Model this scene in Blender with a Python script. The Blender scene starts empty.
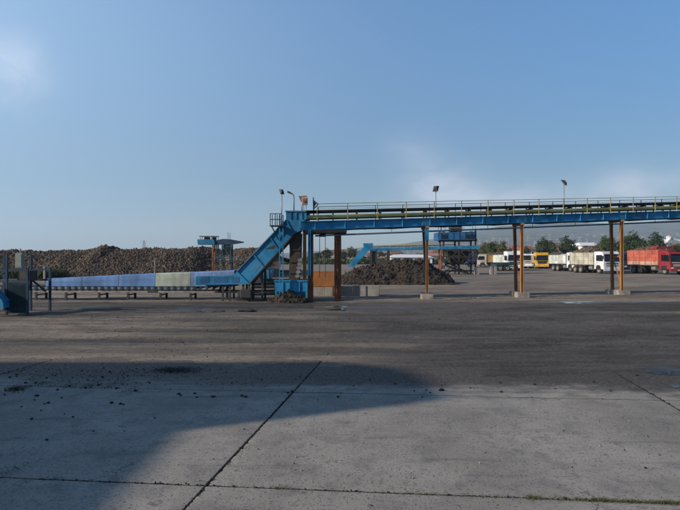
import bpy, bmesh, math, random
import numpy as np
from mathutils import Vector, Matrix, noise as mn

random.seed(11)
rng = np.random.default_rng(11)
S = bpy.context.scene
COL = S.collection
R = math.radians

# ------------------------------------------------------------------ camera
CAMZ, F, HOR = 2.1, 520.0, 258.0
cam = bpy.data.objects.new('camera', bpy.data.cameras.new('camera'))
COL.objects.link(cam)
cam.location = (0, 0, CAMZ)
cam.rotation_euler = (R(90) + math.atan(3.0 / F), 0, 0)
cam.data.sensor_width = 36
cam.data.lens = 36 * F / 680
cam.data.clip_start = 0.1
cam.data.clip_end = 30000
S.camera = cam

# ------------------------------------------------------------------ light
SUN_EL = R(24)
SUN_AZ = math.atan2(-0.927, -0.375)          # compass-like: x = sin, y = cos
to_sun = Vector((math.sin(SUN_AZ) * math.cos(SUN_EL), math.cos(SUN_AZ) * math.cos(SUN_EL), math.sin(SUN_EL)))
sl = bpy.data.lights.new('sun', 'SUN')
sl.energy = 4.3
sl.angle = R(1.4)
sl.color = (1.0, 0.86, 0.70)
sun = bpy.data.objects.new('sun', sl)
COL.objects.link(sun)
sun.rotation_euler = to_sun.to_track_quat('Z', 'Y').to_euler()
S.view_settings.view_transform = 'Standard'
S.view_settings.look = 'None'
S.view_settings.gamma = 1.0
S.view_settings.exposure = 0.5
S.cycles.use_denoising = True
S.cycles.max_bounces = 6
S.cycles.volume_bounces = 1
S.cycles.transparent_max_bounces = 8

W = bpy.data.worlds.new('World')
S.world = W
W.use_nodes = True
SKY_STRENGTH = 0.105


def build_world():
    nt = W.node_tree
    N, L = nt.nodes, nt.links
    N.clear()
    out = N.new('ShaderNodeOutputWorld')
    bg = N.new('ShaderNodeBackground')
    bg.inputs[1].default_value = SKY_STRENGTH
    sky = N.new('ShaderNodeTexSky')
    sky.sky_type = 'NISHITA'
    sky.sun_disc = False
    sky.sun_elevation = SUN_EL
    sky.sun_rotation = SUN_AZ
    sky.altitude = 0
    sky.air_density = 1.0
    sky.dust_density = 0.6
    sky.ozone_density = 2.6

    def m(op, a, b=None, c=None):
        n = N.new('ShaderNodeMath')
        n.operation = op
        for i, v in enumerate((a, b, c)):
            if v is None:
                continue
            if isinstance(v, (int, float)):
                n.inputs[i].default_value = v
            else:
                L.new(v, n.inputs[i])
        return n.outputs[0]
    tc = N.new('ShaderNodeTexCoord')
    sep = N.new('ShaderNodeSeparateXYZ')
    L.new(tc.outputs['Generated'], sep.inputs[0])
    az = m('ARCTAN2', sep.outputs[0], sep.outputs[1])
    el = m('ARCSINE', sep.outputs[2])
    mp = N.new('ShaderNodeVectorMath')
    mp.operation = 'MULTIPLY'
    L.new(tc.outputs['Generated'], mp.inputs[0])
    mp.inputs[1].default_value = (9, 9, 20)
    nz = N.new('ShaderNodeTexNoise')
    L.new(mp.outputs[0], nz.inputs['Vector'])
    nz.inputs['Scale'].default_value = 1.0
    nz.inputs['Detail'].default_value = 7
    nz.inputs['Roughness'].default_value = 0.6
    nz.inputs['Distortion'].default_value = 0.7
    nf = nz.outputs['Fac']

    def blob(a, e, sa, se, amt):
        da = m('DIVIDE', m('SUBTRACT', az, R(a)), R(sa))
        de = m('DIVIDE', m('SUBTRACT', el, R(e)), R(se))
        g = m('EXPONENT', m('MULTIPLY', m('ADD', m('MULTIPLY', da, da), m('MULTIPLY', de, de)), -1.0))
        return m('MULTIPLY', g, amt)
    tot = blob(11.0, 7.4, 4.2, 2.4, 1.15)
    for args in ((14.5, 6.0, 6, 1.8, .8), (29.5, 7.0, 3.6, 1.6, .75), (24, 5.8, 8, 1.6, .8), (8, 11.5, 3, 2, .35),
                 (-32.5, 17.2, 3.0, 2.8, 1.3), (48, 7, 8, 2.5, .9), (75, 8, 9, 3, .9), (110, 8, 12, 3, .8),
                 (-50, 14, 6, 4, .8), (-80, 10, 10, 3, .7), (150, 9, 12, 3, .8), (-130, 10, 12, 3, .8)):
        tot = m('ADD', tot, blob(*args))
    cl = m('MULTIPLY', tot, m('MULTIPLY', m('SUBTRACT', nf, 0.20), 1.85))
    clamp = N.new('ShaderNodeClamp')
    L.new(cl, clamp.inputs[0])
    clamp.inputs[2].default_value = 1.0
    fac = m('MULTIPLY', clamp.outputs[0], 0.8)
    mix = N.new('ShaderNodeMix')
    mix.data_type = 'RGBA'
    L.new(fac, mix.inputs['Factor'])
    hs = N.new('ShaderNodeHueSaturation')
    hs.inputs['Saturation'].default_value = 1.22
    L.new(sky.outputs[0], hs.inputs['Color'])
    low = N.new('ShaderNodeMapRange')          # dull hazy air low in the sky, all the way round
    low.interpolation_type = 'SMOOTHSTEP'
    L.new(el, low.inputs[0])
    for i_, v_ in enumerate((R(1), R(32), 0.46, 1.12)):
        low.inputs[i_ + 1].default_value = v_
    sc_ = N.new('ShaderNodeVectorMath')
    sc_.operation = 'SCALE'
    L.new(hs.outputs[0], sc_.inputs[0])
    L.new(low.outputs[0], sc_.inputs['Scale'])
    L.new(sc_.outputs[0], mix.inputs['A'])
    mix.inputs['B'].default_value = (4.5, 4.75, 5.5, 1)
    # thin veil brightening the sky around the sun's side
    veil = N.new('ShaderNodeClamp')
    L.new(blob(-76, 20, 60, 26, 0.82), veil.inputs[0])
    mv = N.new('ShaderNodeMix')
    mv.data_type = 'RGBA'
    L.new(veil.outputs[0], mv.inputs['Factor'])
    L.new(mix.outputs['Result'], mv.inputs['A'])
    mv.inputs['B'].default_value = (3.5, 5.1, 7.0, 1)
    L.new(mv.outputs['Result'], bg.inputs[0])
    L.new(bg.outputs[0], out.inputs[0])


build_world()

# ------------------------------------------------------------------ helpers
ORG = {}


def org(o):
    return ORG.get(o.name, Vector((0, 0, 0))) if o else Vector((0, 0, 0))


def Xp(px, d):
    return (px - 340) / F * d


def Zp(py, d):
    return CAMZ - (py - HOR) / F * d


class MB:
    """collects shapes, links them as one mesh object"""

    def __init__(s):
        s.v, s.f = [], []

    def add(s, vs, fs):
        k = len(s.v)
        s.v += [tuple(v) for v in vs]
        s.f += [tuple(i + k for i in f) for f in fs]
        return s

    def box(s, c, d, rot=None):
        c = Vector(c)
        hx, hy, hz = d[0] / 2, d[1] / 2, d[2] / 2
        vs = [Vector((x, y, z)) for z in (-hz, hz) for y in (-hy, hy) for x in (-hx, hx)]
        if rot is not None:
            vs = [rot @ v for v in vs]
        return s.add([v + c for v in vs], [(0, 2, 3, 1), (4, 5, 7, 6), (0, 1, 5, 4), (2, 6, 7, 3), (0, 4, 6, 2), (1, 3, 7, 5)])

    def bar(s, a, b, w, h, side=None):
        """a box from a to b; w across, h up"""
        a, b = Vector(a), Vector(b)
        t = (b - a).normalized()
        sd = Vector(side) if side else (Vector((0, 1, 0)) if abs(t.y) < 0.9 else Vector((1, 0, 0)))
        up = t.cross(sd).normalized()
        sd = up.cross(t).normalized()
        vs = []
        for p in (a, b):
            for i, j in ((-1, -1), (1, -1), (1, 1), (-1, 1)):
                vs.append(p + sd * (i * w / 2) + up * (j * h / 2))
        return s.add(vs, [(0, 3, 2, 1), (4, 5, 6, 7), (0, 1, 5, 4), (1, 2, 6, 5), (2, 3, 7, 6), (3, 0, 4, 7)])

    def tube(s, a, b, r0, r1=None, n=8, cap=True):
        return s.path([a, b], [r0, r0 if r1 is None else r1], n, cap)

    def path(s, pts, rs, n=8, cap=True):
        pts = [Vector(p) for p in pts]
        if isinstance(rs, (int, float)):
            rs = [rs] * len(pts)
        vs, fs = [], []
        for i, p in enumerate(pts):
            t = (pts[min(i + 1, len(pts) - 1)] - pts[max(i - 1, 0)]).normalized()
            ref = Vector((0, 0, 1)) if abs(t.z) < 0.9 else Vector((1, 0, 0))
            a = t.cross(ref).normalized()
            b = a.cross(t).normalized()
            for k in range(n):
                g = 2 * math.pi * k / n
                vs.append(p + (a * math.cos(g) + b * math.sin(g)) * rs[i])
        for i in range(len(pts) - 1):
            for k in range(n):
                q = (k + 1) % n
                fs.append((i * n + k, i * n + q, (i + 1) * n + q, (i + 1) * n + k))
        if cap:
            fs.append(tuple(range(n - 1, -1, -1)))
            fs.append(tuple((len(pts) - 1) * n + k for k in range(n)))
        return s.add(vs, fs)

    def prism(s, poly, y0, y1):
        """polygon in x,z extruded along y"""
        n = len(poly)
        vs = [(x, y0, z) for x, z in poly] + [(x, y1, z) for x, z in poly]
        fs = [tuple(range(n)), tuple(range(2 * n - 1, n - 1, -1))]
        for i in range(n):
            j = (i + 1) % n
            fs.append((j, i, n + i, n + j))
        return s.add(vs, fs)

    def lathe(s, prof, c, axis='Y', n=16):
        """prof: (radius, along)"""
        vs, fs = [], []
        c = Vector(c)
        for r, h in prof:
            for k in range(n):
                g = 2 * math.pi * k / n
                a, b = r * math.cos(g), r * math.sin(g)
                vs.append(c + (Vector((a, h, b)) if axis == 'Y' else Vector((a, b, h)) if axis == 'Z' else Vector((h, a, b))))
        for i in range(len(prof) - 1):
            for k in range(n):
                q = (k + 1) % n
                fs.append((i * n + k, i * n + q, (i + 1) * n + q, (i + 1) * n + k))
        return s.add(vs, fs)

    def mesh(s, name, mat, o=Vector((0, 0, 0)), smooth=False, bevel=0.0, segs=2):
        me = bpy.data.meshes.new(name)
        me.from_pydata([Vector(v) - o for v in s.v], [], s.f)
        bm = bmesh.new()
        bm.from_mesh(me)
        bmesh.ops.recalc_face_normals(bm, faces=bm.faces)
        if bevel:
            es = [e for e in bm.edges if len(e.link_faces) == 2 and e.calc_face_angle(0) > 0.5]
            bmesh.ops.bevel(bm, geom=es, offset=bevel, segments=segs, affect='EDGES', profile=0.6)
        bm.to_mesh(me)
        bm.free()
        if mat:
            me.materials.append(mat)
        if smooth:
            me.polygons.foreach_set('use_smooth', [True] * len(me.polygons))
        return me

    def build(s, name, mat, parent=None, smooth=False, bevel=0.0, at=None, segs=2):
        o0 = org(parent) if parent else Vector(at or (0, 0, 0))
        ob = bpy.data.objects.new(name, s.mesh(name, mat, o0, smooth, bevel, segs))
        COL.objects.link(ob)
        if parent:
            ob.parent = parent
        else:
            ob.location = o0
        ORG[ob.name] = o0
        return ob


def inst(name, me, parent, p, rz=0.0, sc=None, rot=None):
    ob = bpy.data.objects.new(name, me)
    COL.objects.link(ob)
    ob.parent = parent
    ob.location = Vector(p) - org(parent)
    if rot is not None:
        ob.rotation_euler = rot
    else:
        ob.rotation_euler = (0, 0, rz)
    if sc:
        ob.scale = sc
    ORG[ob.name] = Vector(p)
    return ob


def tag(o, label, cat, group=None):
    o['label'] = label
    o['category'] = cat
    if group:
        o['group'] = group
    return o


def thing(name, label, cat, loc=(0, 0, 0), group=None):
    o = bpy.data.objects.new(name, None)
    o.empty_display_size = 0.3
    COL.objects.link(o)
    o.location = loc
    ORG[o.name] = Vector(loc)
    return tag(o, label, cat, group)


def dup(o, parent=None):
    c = o.copy()
    COL.objects.link(c)
    c.parent = parent
    for ch in list(o.children):
        dup(ch, c)
    return c


def structure(o):
    o['kind'] = 'structure'
    return o


def stuff(o, label, cat=None):
    o['kind'] = 'stuff'
    o['label'] = label
    if cat:
        o['category'] = cat
    return o


def np_mesh(name, V, T, mat, cols=None, smooth=False, attrs=None):
    """mesh from numpy arrays of verts and equal-sided faces"""
    me = bpy.data.meshes.new(name)
    V = np.asarray(V, np.float32)
    T = np.asarray(T, np.int32)
    k = T.shape[1]
    me.vertices.add(len(V))
    me.vertices.foreach_set('co', V.ravel())
    me.loops.add(T.size)
    me.loops.foreach_set('vertex_index', T.ravel())
    me.polygons.add(len(T))
    me.polygons.foreach_set('loop_start', np.arange(0, T.size, k, dtype=np.int32))
    me.update(calc_edges=True)
    me.validate()
    for nm, arr in (attrs or {}).items():
        a = me.attributes.new(nm, 'FLOAT', 'POINT')
        a.data.foreach_set('value', np.asarray(arr, np.float32))
    if smooth:
        me.polygons.foreach_set('use_smooth', [True] * len(me.polygons))
    me.materials.append(mat)
    return me


def vnoise(x, y, seed=0):
    """smooth value noise on arrays"""
    xi, yi = np.floor(x).astype(np.int64), np.floor(y).astype(np.int64)
    fx, fy = x - xi, y - yi
    fx, fy = fx * fx * (3 - 2 * fx), fy * fy * (3 - 2 * fy)

    def h(a, b):
        n = (a * 374761393 + b * 668265263 + seed * 974634777) & 0xffffffff
        n = ((n ^ (n >> 13)) * 1274126177) & 0xffffffff
        return ((n ^ (n >> 16)) & 0xffff) / 65535.0
    return (h(xi, yi) * (1 - fx) + h(xi + 1, yi) * fx) * (1 - fy) + (h(xi, yi + 1) * (1 - fx) + h(xi + 1, yi + 1) * fx) * fy


def fbm(x, y, o=4, seed=0):
    t, a, n = 0, 1.0, 0
    for i in range(o):
        t = t + a * vnoise(x * 2 ** i, y * 2 ** i, seed + i)
        n += a
        a *= 0.5
    return t / n


def sstep(a, b, x):
    t = np.clip((x - a) / (b - a), 0, 1)
    return t * t * (3 - 2 * t)


# ------------------------------------------------------------------ materials
class NT:
    def __init__(s, name):
        s.m = bpy.data.materials.new(name)
        s.m.use_nodes = True
        s.N, s.L = s.m.node_tree.nodes, s.m.node_tree.links
        s.b = s.N['Principled BSDF']
        g = s.N.new('ShaderNodeNewGeometry')
        s.pos = g.outputs['Position']

    def scale(s, vec, sc):
        n = s.N.new('ShaderNodeVectorMath')
        n.operation = 'MULTIPLY'
        s.L.new(vec, n.inputs[0])
        n.inputs[1].default_value = sc
        return n.outputs[0]

    def noise(s, sc, detail=5, rough=0.6, vec=None, dist=0.0):
        n = s.N.new('ShaderNodeTexNoise')
        s.L.new(vec if vec is not None else s.pos, n.inputs['Vector'])
        n.inputs['Scale'].default_value = sc
        n.inputs['Detail'].default_value = detail
        n.inputs['Roughness'].default_value = rough
        n.inputs['Distortion'].default_value = dist
        return n.outputs['Fac']

    def ramp(s, f, a, b, lo=0.0, hi=1.0):
        n = s.N.new('ShaderNodeMapRange')
        n.interpolation_type = 'SMOOTHSTEP'
        s.L.new(f, n.inputs[0])
        n.inputs[1].default_value = a
        n.inputs[2].default_value = b
        n.inputs[3].default_value = lo
        n.inputs[4].default_value = hi
        return n.outputs[0]

    def math(s, op, a, b=0.0):
        n = s.N.new('ShaderNodeMath')
        n.operation = op
        for i, v in enumerate((a, b)):
            if isinstance(v, (int, float)):
                n.inputs[i].default_value = v
            else:
                s.L.new(v, n.inputs[i])
        return n.outputs[0]

    def mix(s, f, a, b):
        n = s.N.new('ShaderNodeMix')
        n.data_type = 'RGBA'
        for k, v in (('Factor', f), ('A', a), ('B', b)):
            if isinstance(v, (int, float)):
                n.inputs[k].default_value = v
            elif isinstance(v, tuple):
                n.inputs[k].default_value = (*v, 1)
            else:
                s.L.new(v, n.inputs[k])
        return n.outputs['Result']

    def attr(s, name):
        n = s.N.new('ShaderNodeAttribute')
        n.attribute_name = name
        return n.outputs['Fac']

    def rnd(s):
        n = s.N.new('ShaderNodeObjectInfo')
        return n.outputs['Random']

    def out(s, col, rough=0.8, metal=0.0, bump=None, bstr=0.3, bdist=0.02, spec=0.5):
        for k, v in (('Base Color', col), ('Roughness', rough), ('Metallic', metal), ('Specular IOR Level', spec)):
            if isinstance(v, (int, float)):
                s.b.inputs[k].default_value = v
            elif isinstance(v, tuple):
                s.b.inputs[k].default_value = (*v, 1)
            else:
                s.L.new(v, s.b.inputs[k])
        if bump is not None:
            n = s.N.new('ShaderNodeBump')
            n.inputs['Strength'].default_value = bstr
            n.inputs['Distance'].default_value = bdist
            s.L.new(bump, n.inputs['Height'])
            s.L.new(n.outputs[0], s.b.inputs['Normal'])
        return s.m


def dim(col, k=0.72):
    return col if min(col) > .45 else tuple(c * k for c in col)


def paint(name, col, rust=0.3, rough=0.5, dust=0.3, rustcol=(0.10, 0.045, 0.022), dustcol=(0.24, 0.20, 0.16), fade=0.25):
    col, dustcol = dim(col), dim(dustcol)
    n = NT(name)
    streak = n.noise(1.0, 6, 0.65, n.scale(n.pos, (5, 5, 1.2)))
    f1 = n.noise(0.9, 4, 0.6)
    f2 = n.noise(14, 5, 0.7)
    pale = tuple(min(1, c * (1 + fade) + 0.04 * fade) for c in col)
    deep = tuple(c * (1 - fade * .8) for c in col)
    c = n.mix(n.ramp(f1, .35, .65), deep, pale)
    c = n.mix(n.math('MULTIPLY', n.ramp(n.noise(0.6, 6, 0.7), .42, .75), dust), c, dustcol)
    lo = 0.72 - 0.28 * rust
    r = n.ramp(n.math('ADD', n.math('MULTIPLY', streak, .7), n.math('MULTIPLY', f2, .3)), lo, lo + 0.07)
    c = n.mix(r if rust > 0 else 0.0, c, rustcol)
    return n.out(c, n.math('ADD', n.math('MULTIPLY', r, .3), rough), 0.0, f2, .15, .01, .3)


def plain(name, col, rough=0.7, var=0.25, sc=4.0, metal=0.0, bump=0.2, spec=0.5):
    col = dim(col)
    n = NT(name)
    f = n.noise(sc, 6, 0.65)
    c = n.mix(n.ramp(f, .3, .7), tuple(x * (1 - var) for x in col), tuple(min(1, x * (1 + var)) for x in col))
    return n.out(c, rough, metal, f, bump, .02, spec)


M = {}
M['blue'] = paint('blue_paint', (0.004, 0.20, 0.40), .42, .65, .14, fade=.35)
M['blue_faded'] = paint('faded_blue_paint', (0.02, 0.20, 0.36), .5, .65, .3)
M['blue_deep'] = paint('deep_blue_paint', (0.010, 0.11, 0.27), .3, .6, .2)
M['navy'] = paint('dark_blue_paint', (0.008, 0.042, 0.09), .12, .7, .05)
M['teal'] = paint('dark_teal_paint', (0.012, 0.062, 0.085), .3, .6, .15)
M['ochre'] = paint('ochre_paint', (0.36, 0.165, 0.035), .55, .6, .35)
M['yellow'] = paint('dull_yellow_paint', (0.40, 0.33, 0.085), .4, .6, .4)
M['olive'] = paint('olive_yellow_paint', (0.44, 0.40, 0.15), .4, .65, .3)
M['maroon'] = paint('red_brown_paint', (0.30, 0.125, 0.05), .5, .75, .3)
M['rusty'] = paint('rusted_steel', (0.30, 0.115, 0.05), .75, .8, .3)
M['rustpanel'] = paint('rust_orange_sheet', (0.50, 0.20, 0.055), .35, .8, .3)
M['dark'] = plain('dark_steel', (0.035, 0.033, 0.032), .7)
M['brown'] = plain('muddy_chute_steel', (0.05, 0.036, 0.026), .85)
M['grey'] = plain('galvanised_steel', (0.27, 0.28, 0.29), .5, .2, 3, .3)
M['rubber'] = plain('black_rubber', (0.018, 0.018, 0.019), .75)
M['tyre'] = plain('dusty_tyre', (0.03, 0.028, 0.026), .85)
M['rim'] = plain('dusty_rim', (0.30, 0.28, 0.25), .6)
M['glass'] = plain('dark_glass', (0.012, 0.015, 0.018), .08, .1, 1, 0, 0)
M['lens'] = plain('lamp_lens', (0.55, 0.56, 0.55), .15, .1, 2, 0, 0)
M['hood_blue'] = paint('grey_blue_sheet', (0.11, 0.23, 0.47), .2, .55, .22)
M['hood_green'] = paint('pale_green_sheet', (0.40, 0.45, 0.37), .2, .55, .3)
M['hood_lilac'] = paint('pale_lilac_sheet', (0.18, 0.29, 0.52), .2, .55, .25)
M['pink'] = paint('faded_pink_paint', (0.45, 0.30, 0.29), .25, .6, .2)
M['flag'] = plain('dark_green_sheet', (0.02, 0.04, 0.045), .6)
M['conc'] = plain('weathered_concrete', (0.30, 0.27, 0.23), .9, .35, 3, 0, .6)
M['conc_pale'] = plain('pale_concrete', (0.36, 0.34, 0.31), .9, .25, 2, 0, .4)
M['trunk'] = plain('bark', (0.06, 0.045, 0.032), .9)
M['plate'] = plain('number_plate_blank', (0.6, 0.6, 0.58), .5, .05)
M['cabin'] = plain('pale_green_panel', (0.20, 0.245, 0.22), .6, .15)


def leafmat(name, a, b):
    n = NT(name)
    f = n.noise(0.45, 5, .6)
    c = n.mix(n.ramp(f, .35, .65), a, b)
    c = n.mix(n.math('MULTIPLY', n.rnd(), .4), c, tuple(x * 1.25 for x in b))
    return n.out(c, .75, 0, None, spec=.2)


M['leaf'] = [leafmat('dark_leaves', (0.022, 0.038, 0.016), (0.042, 0.064, 0.024)),
             leafmat('mid_leaves', (0.032, 0.052, 0.019), (0.064, 0.086, 0.030)),
             leafmat('olive_leaves', (0.05, 0.055, 0.024), (0.09, 0.088, 0.038))]
M['weed'] = leafmat('joint_weeds', (0.045, 0.052, 0.022), (0.105, 0.10, 0.045))


def ground_mat():
    n = NT('yard_dirt')
    along = n.scale(n.pos, (0.30, 1.0, 1.0))
    big = n.noise(0.35, 6, .62, along, .4)
    med = n.noise(1.6, 7, .68, along, .3)
    rut = n.noise(3.4, 5, .6, n.scale(n.pos, (0.13, 1.0, 1.0)))
    fine = n.noise(5, 9, .78)
    grit = n.noise(40, 4, .7)
    a = n.math('ADD', n.math('MULTIPLY', big, .45), n.math('ADD', n.math('MULTIPLY', med, .35), n.math('MULTIPLY', rut, .2)))
    dry = n.mix(n.ramp(a, .40, .60), (0.085, 0.068, 0.051), (0.270, 0.219, 0.164))
    mud = n.mix(n.ramp(a, .41, .59), (0.020, 0.018, 0.016), (0.086, 0.076, 0.066))
    mask = n.math('ADD', n.attr('mud'), n.math('MULTIPLY', n.math('SUBTRACT', med, .5), .9))
    c = n.mix(n.ramp(mask, .3, .72), dry, mud)
    mot = n.noise(13, 6, .75, None, .4)
    c = n.mix(n.math('MULTIPLY', n.ramp(fine, .50, .62), .6), c, (0.045, 0.038, 0.032))
    c = n.mix(n.math('MULTIPLY', n.ramp(mot, .53, .62), .55), c, (0.032, 0.027, 0.023))
    c = n.mix(n.math('MULTIPLY', n.ramp(mot, .47, .38), .35), c, (0.22, 0.185, 0.15))
    c = n.mix(n.math('MULTIPLY', n.ramp(grit, .58, .75), .30), c, (0.25, 0.225, 0.20))
    wet = n.ramp(n.math('ADD', n.attr('wet'), n.math('MULTIPLY', n.math('SUBTRACT', med, .5), 1.0)), .45, .75)
    c = n.mix(n.math('MULTIPLY', wet, .6), c, (0.03, 0.027, 0.025))
    rgh = n.math('SUBTRACT', .95, n.math('MULTIPLY', wet, .62))
    h = n.math('ADD', n.math('MULTIPLY', fine, .7), n.math('MULTIPLY', grit, .3))
    return n.out(c, rgh, 0, h, .9, .06, .4)


def slab_mat():
    n = NT('slab_concrete')
    big = n.noise(0.55, 6, .62, None, .3)
    med = n.noise(2.6, 8, .7)
    fine = n.noise(18, 7, .78)
    grit = n.noise(70, 4, .75)
    pit = n.noise(38, 3, .6)
    c = n.mix(n.ramp(big, .32, .68), (0.196, 0.181, 0.155), (0.290, 0.269, 0.233))
    c = n.mix(n.math('MULTIPLY', n.ramp(med, .48, .66), .55), c, (0.125, 0.118, 0.112))
    blot = n.noise(6.5, 6, .7, None, .6)
    c = n.mix(n.math('MULTIPLY', n.ramp(blot, .56, .68), n.ramp(big, .42, .6, .1, .7)), c, (0.075, 0.07, 0.066))
    c = n.mix(n.math('MULTIPLY', n.ramp(fine, .52, .66), .6), c, (0.10, 0.093, 0.088))
    c = n.mix(n.math('MULTIPLY', n.ramp(grit, .6, .76), .55), c, (0.33, 0.32, 0.31))
    c = n.mix(n.math('MULTIPLY', n.ramp(pit, .585, .65), .85), c, (0.05, 0.046, 0.043))
    # hairline cracks in patches
    vo = n.N.new('ShaderNodeTexVoronoi')
    vo.feature = 'DISTANCE_TO_EDGE'
    vo.inputs['Scale'].default_value = 0.75
    wv = n.N.new('ShaderNodeVectorMath')
    wv.operation = 'ADD'
    nn = n.N.new('ShaderNodeTexNoise')
    n.L.new(n.pos, nn.inputs['Vector'])
    nn.inputs['Scale'].default_value = 2.2
    nn.inputs['Detail'].default_value = 6
    n.L.new(n.pos, wv.inputs[0])
    n.L.new(n.scale(nn.outputs['Color'], (.9, .9, 0)), wv.inputs[1])
    n.L.new(wv.outputs[0], vo.inputs['Vector'])
    crack = n.math('MULTIPLY', n.ramp(vo.outputs['Distance'], .002, .008, 1, 0), n.ramp(n.noise(.7, 3, .5), .56, .64))
    c = n.mix(n.math('MULTIPLY', crack, .6), c, (0.06, 0.055, 0.05))
    # tyre scuffs and dirt trodden in from the yard
    scuff = n.noise(1.0, 6, .65, n.scale(n.pos, (.35, 4.0, 1)))
    far = n.attr('dirt')
    dm = n.math('ADD', far, n.math('MULTIPLY', n.math('SUBTRACT', med, .5), 1.1))
    c = n.mix(n.math('MULTIPLY', n.ramp(n.math('ADD', scuff, n.math('MULTIPLY', far, .25)), .56, .74), .55), c, (0.075, 0.069, 0.064))
    c = n.mix(n.math('MULTIPLY', n.ramp(dm, .35, .85), .97), c, n.mix(n.attr('mud'), n.mix(n.ramp(fine, .38, .62), (0.050, 0.041, 0.033), (0.165, 0.133, 0.102)), n.mix(n.ramp(fine, .38, .62), (0.021, 0.019, 0.017), (0.088, 0.077, 0.066))))
    h = n.math('ADD', n.math('MULTIPLY', fine, .5), n.math('SUBTRACT', n.math('MULTIPLY', grit, .35), n.math('MULTIPLY', crack, .6)))
    return n.out(c, .9, 0, h, .75, .02, .3)


def beet_mat():
    n = NT('muddy_beets')
    a = n.attr('tone')
    f = n.noise(6, 5, .7)
    big = n.noise(.28, 5, .6)
    c = n.mix(a, (0.046, 0.035, 0.027), (0.142, 0.108, 0.080))
    c = n.mix(n.math('MULTIPLY', n.ramp(big, .45, .68), .5), c, (0.066, 0.046, 0.033))
    c = n.mix(n.math('MULTIPLY', n.ramp(f, .45, .7), .5), c, (0.06, 0.047, 0.036))
    return n.out(c, .95, 0, f, .3, .03, .2)


def soil_mat():
    n = NT('dark_soil')
    f = n.noise(3, 8, .75)
    g = n.noise(14, 5, .7)
    c = n.mix(n.ramp(f, .35, .65), (0.022, 0.018, 0.0145), (0.062, 0.050, 0.041))
    return n.out(c, .95, 0, n.math('ADD', f, g), .7, .08, .2)


M['ground'] = ground_mat()
M['slab'] = slab_mat()
M['beet'] = beet_mat()
M['soil'] = soil_mat()
M['clod'] = plain('dark_clod', (0.035, 0.028, 0.022), .95, .35, 12, 0, .5, .2)


def puddle_mat():
    n = NT('muddy_water')
    f = n.noise(5, 4, .6)
    return n.out(n.mix(n.ramp(f, .4, .6), (0.045, 0.04, 0.036), (0.075, 0.066, 0.058)), .06, 0, f, .03, .01, .6)


M['puddle'] = puddle_mat()
M['mudclump'] = plain('mud_lump', (0.060, 0.050, 0.041), .95, .4, 2, 0, .5, .2)

# ================================================================== SETTING
# ------------------------------------------------------------------ ground
JS = -0.0857                                  # slope of the transverse joints
JC = [1.31, 4.71, 8.10, 11.5]                 # their offsets (y at x = 0)


def lx(y, k):                                 # longitudinal joints
    return -1.29 + 0.147 * (y - 4.33) + 5.5 * k


def axis(fine0, fine1, st, lo, hi):
    a = list(np.arange(fine0, fine1 + 1e-6, st))
    s, x = st, fine1
    while x < hi:
        s *= 1.17
        x += s
        a.append(min(x, hi))
    s, x, b = st, fine0, []
    while x > lo:
        s *= 1.17
        x -= s
        b.append(max(x, lo))
    return np.array(b[::-1] + a)


def ground_height(x, y):
    yy = y - JS * x
    edge = 9.7 + 2.0 * (fbm(x * .35, y * .6, 4, 3) - .5) + 1.5 * (fbm(x * 1.9, y * 1.9, 4, 4) - .5)
    cover = sstep(-1.6, 1.4, yy - edge)
    z = -0.017 + 0.023 * cover
    near = np.exp(-(np.abs(y) / 60) ** 2)
    rut = (fbm(x * .05, y * 1.3, 4, 21) - .5) * .10 + (fbm(x * .4, y * 1.5, 4, 22) - .5) * .08 + (fbm(x * 2.6, y * 3, 3, 23) - .5) * .055
    return z + (rut - .045 * tracks(x, y)) * near * cover * sstep(10.5, 12.5, yy)


TRK = [(13.2, -.06, .5, .11, 0), (14.9, -.05, .5, .11, 0), (16.6, .03, .9, .07, 2), (18.3, .035, .9, .07, 2), (20.4, .10, .6, .13, 1), (22.2, .11, .6, .13, 1), (23.6, -.02, .4, .2, 3), (12.1, .09, .4, .15, 4), (17.4, -.13, .3, .1, 5), (19.3, -.12, .3, .1, 5)]


def tracks(x, y):
    t = np.zeros_like(x)
    lug = np.zeros_like(x)
    for y0, a, am, w, ph in TRK:
        for off in (0, .34):
            d = np.abs(y - (y0 + off + a * x + am * np.sin(x * w + ph)))
            g_ = np.exp(-(d / .17) ** 2) * (.35 + .65 * vnoise(x * .35 + ph, x * 0 + y0, 77))
            t = np.maximum(t, g_)
    return t


xs = axis(-17, 21, .11, -5200, 5200)
ys = axis(-2, 34, .085, -600, 4600)
GX, GY = np.meshgrid(xs, ys)
GZ = ground_height(GX, GY)
nx, ny = len(xs), len(ys)
idx = np.arange(nx * ny).reshape(ny, nx)
quads = np.stack([idx[:-1, :-1], idx[:-1, 1:], idx[1:, 1:], idx[1:, :-1]], -1).reshape(-1, 4)
n1 = fbm(GX * .12, GY * .25, 4, 5)
n2 = fbm(GX * .22, GY * .8, 4, 8)
mud = sstep(-4, 5, GX + 6 * (n1 - .5)) * sstep(8.5, 11, GY) * (1 - sstep(20, 25.5, GY + 3 * (n2 - .5)))
mud = np.maximum(mud * .95, .42 * sstep(9, 12, GY) * (1 - sstep(23, 27, GY))) + .55 * np.exp(-((GY - 21.8) / 1.4) ** 2) * sstep(-12, -6, GX) + .6 * np.exp(-((GY - 23.3) / 1.3) ** 2)
mud = np.maximum(mud, .42 * np.exp(-((GY - 33) / 5) ** 2))
mud = mud - .38 * np.exp(-((GY - 19.3 - .05 * GX) / 1.5) ** 2) * sstep(2, 6, GX)
mud = np.clip(mud * (.5 + 1.0 * n2) + .35 * tracks(GX, GY), 0, 1.2)
mud = np.maximum(mud, .95 * sstep(-3, 4, GX) * (1 - sstep(11.5, 13.5, GY)))
mud = np.maximum(mud, 1.2 * (1 - sstep(8.2, 9.6, GY - JS * GX)))
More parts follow.
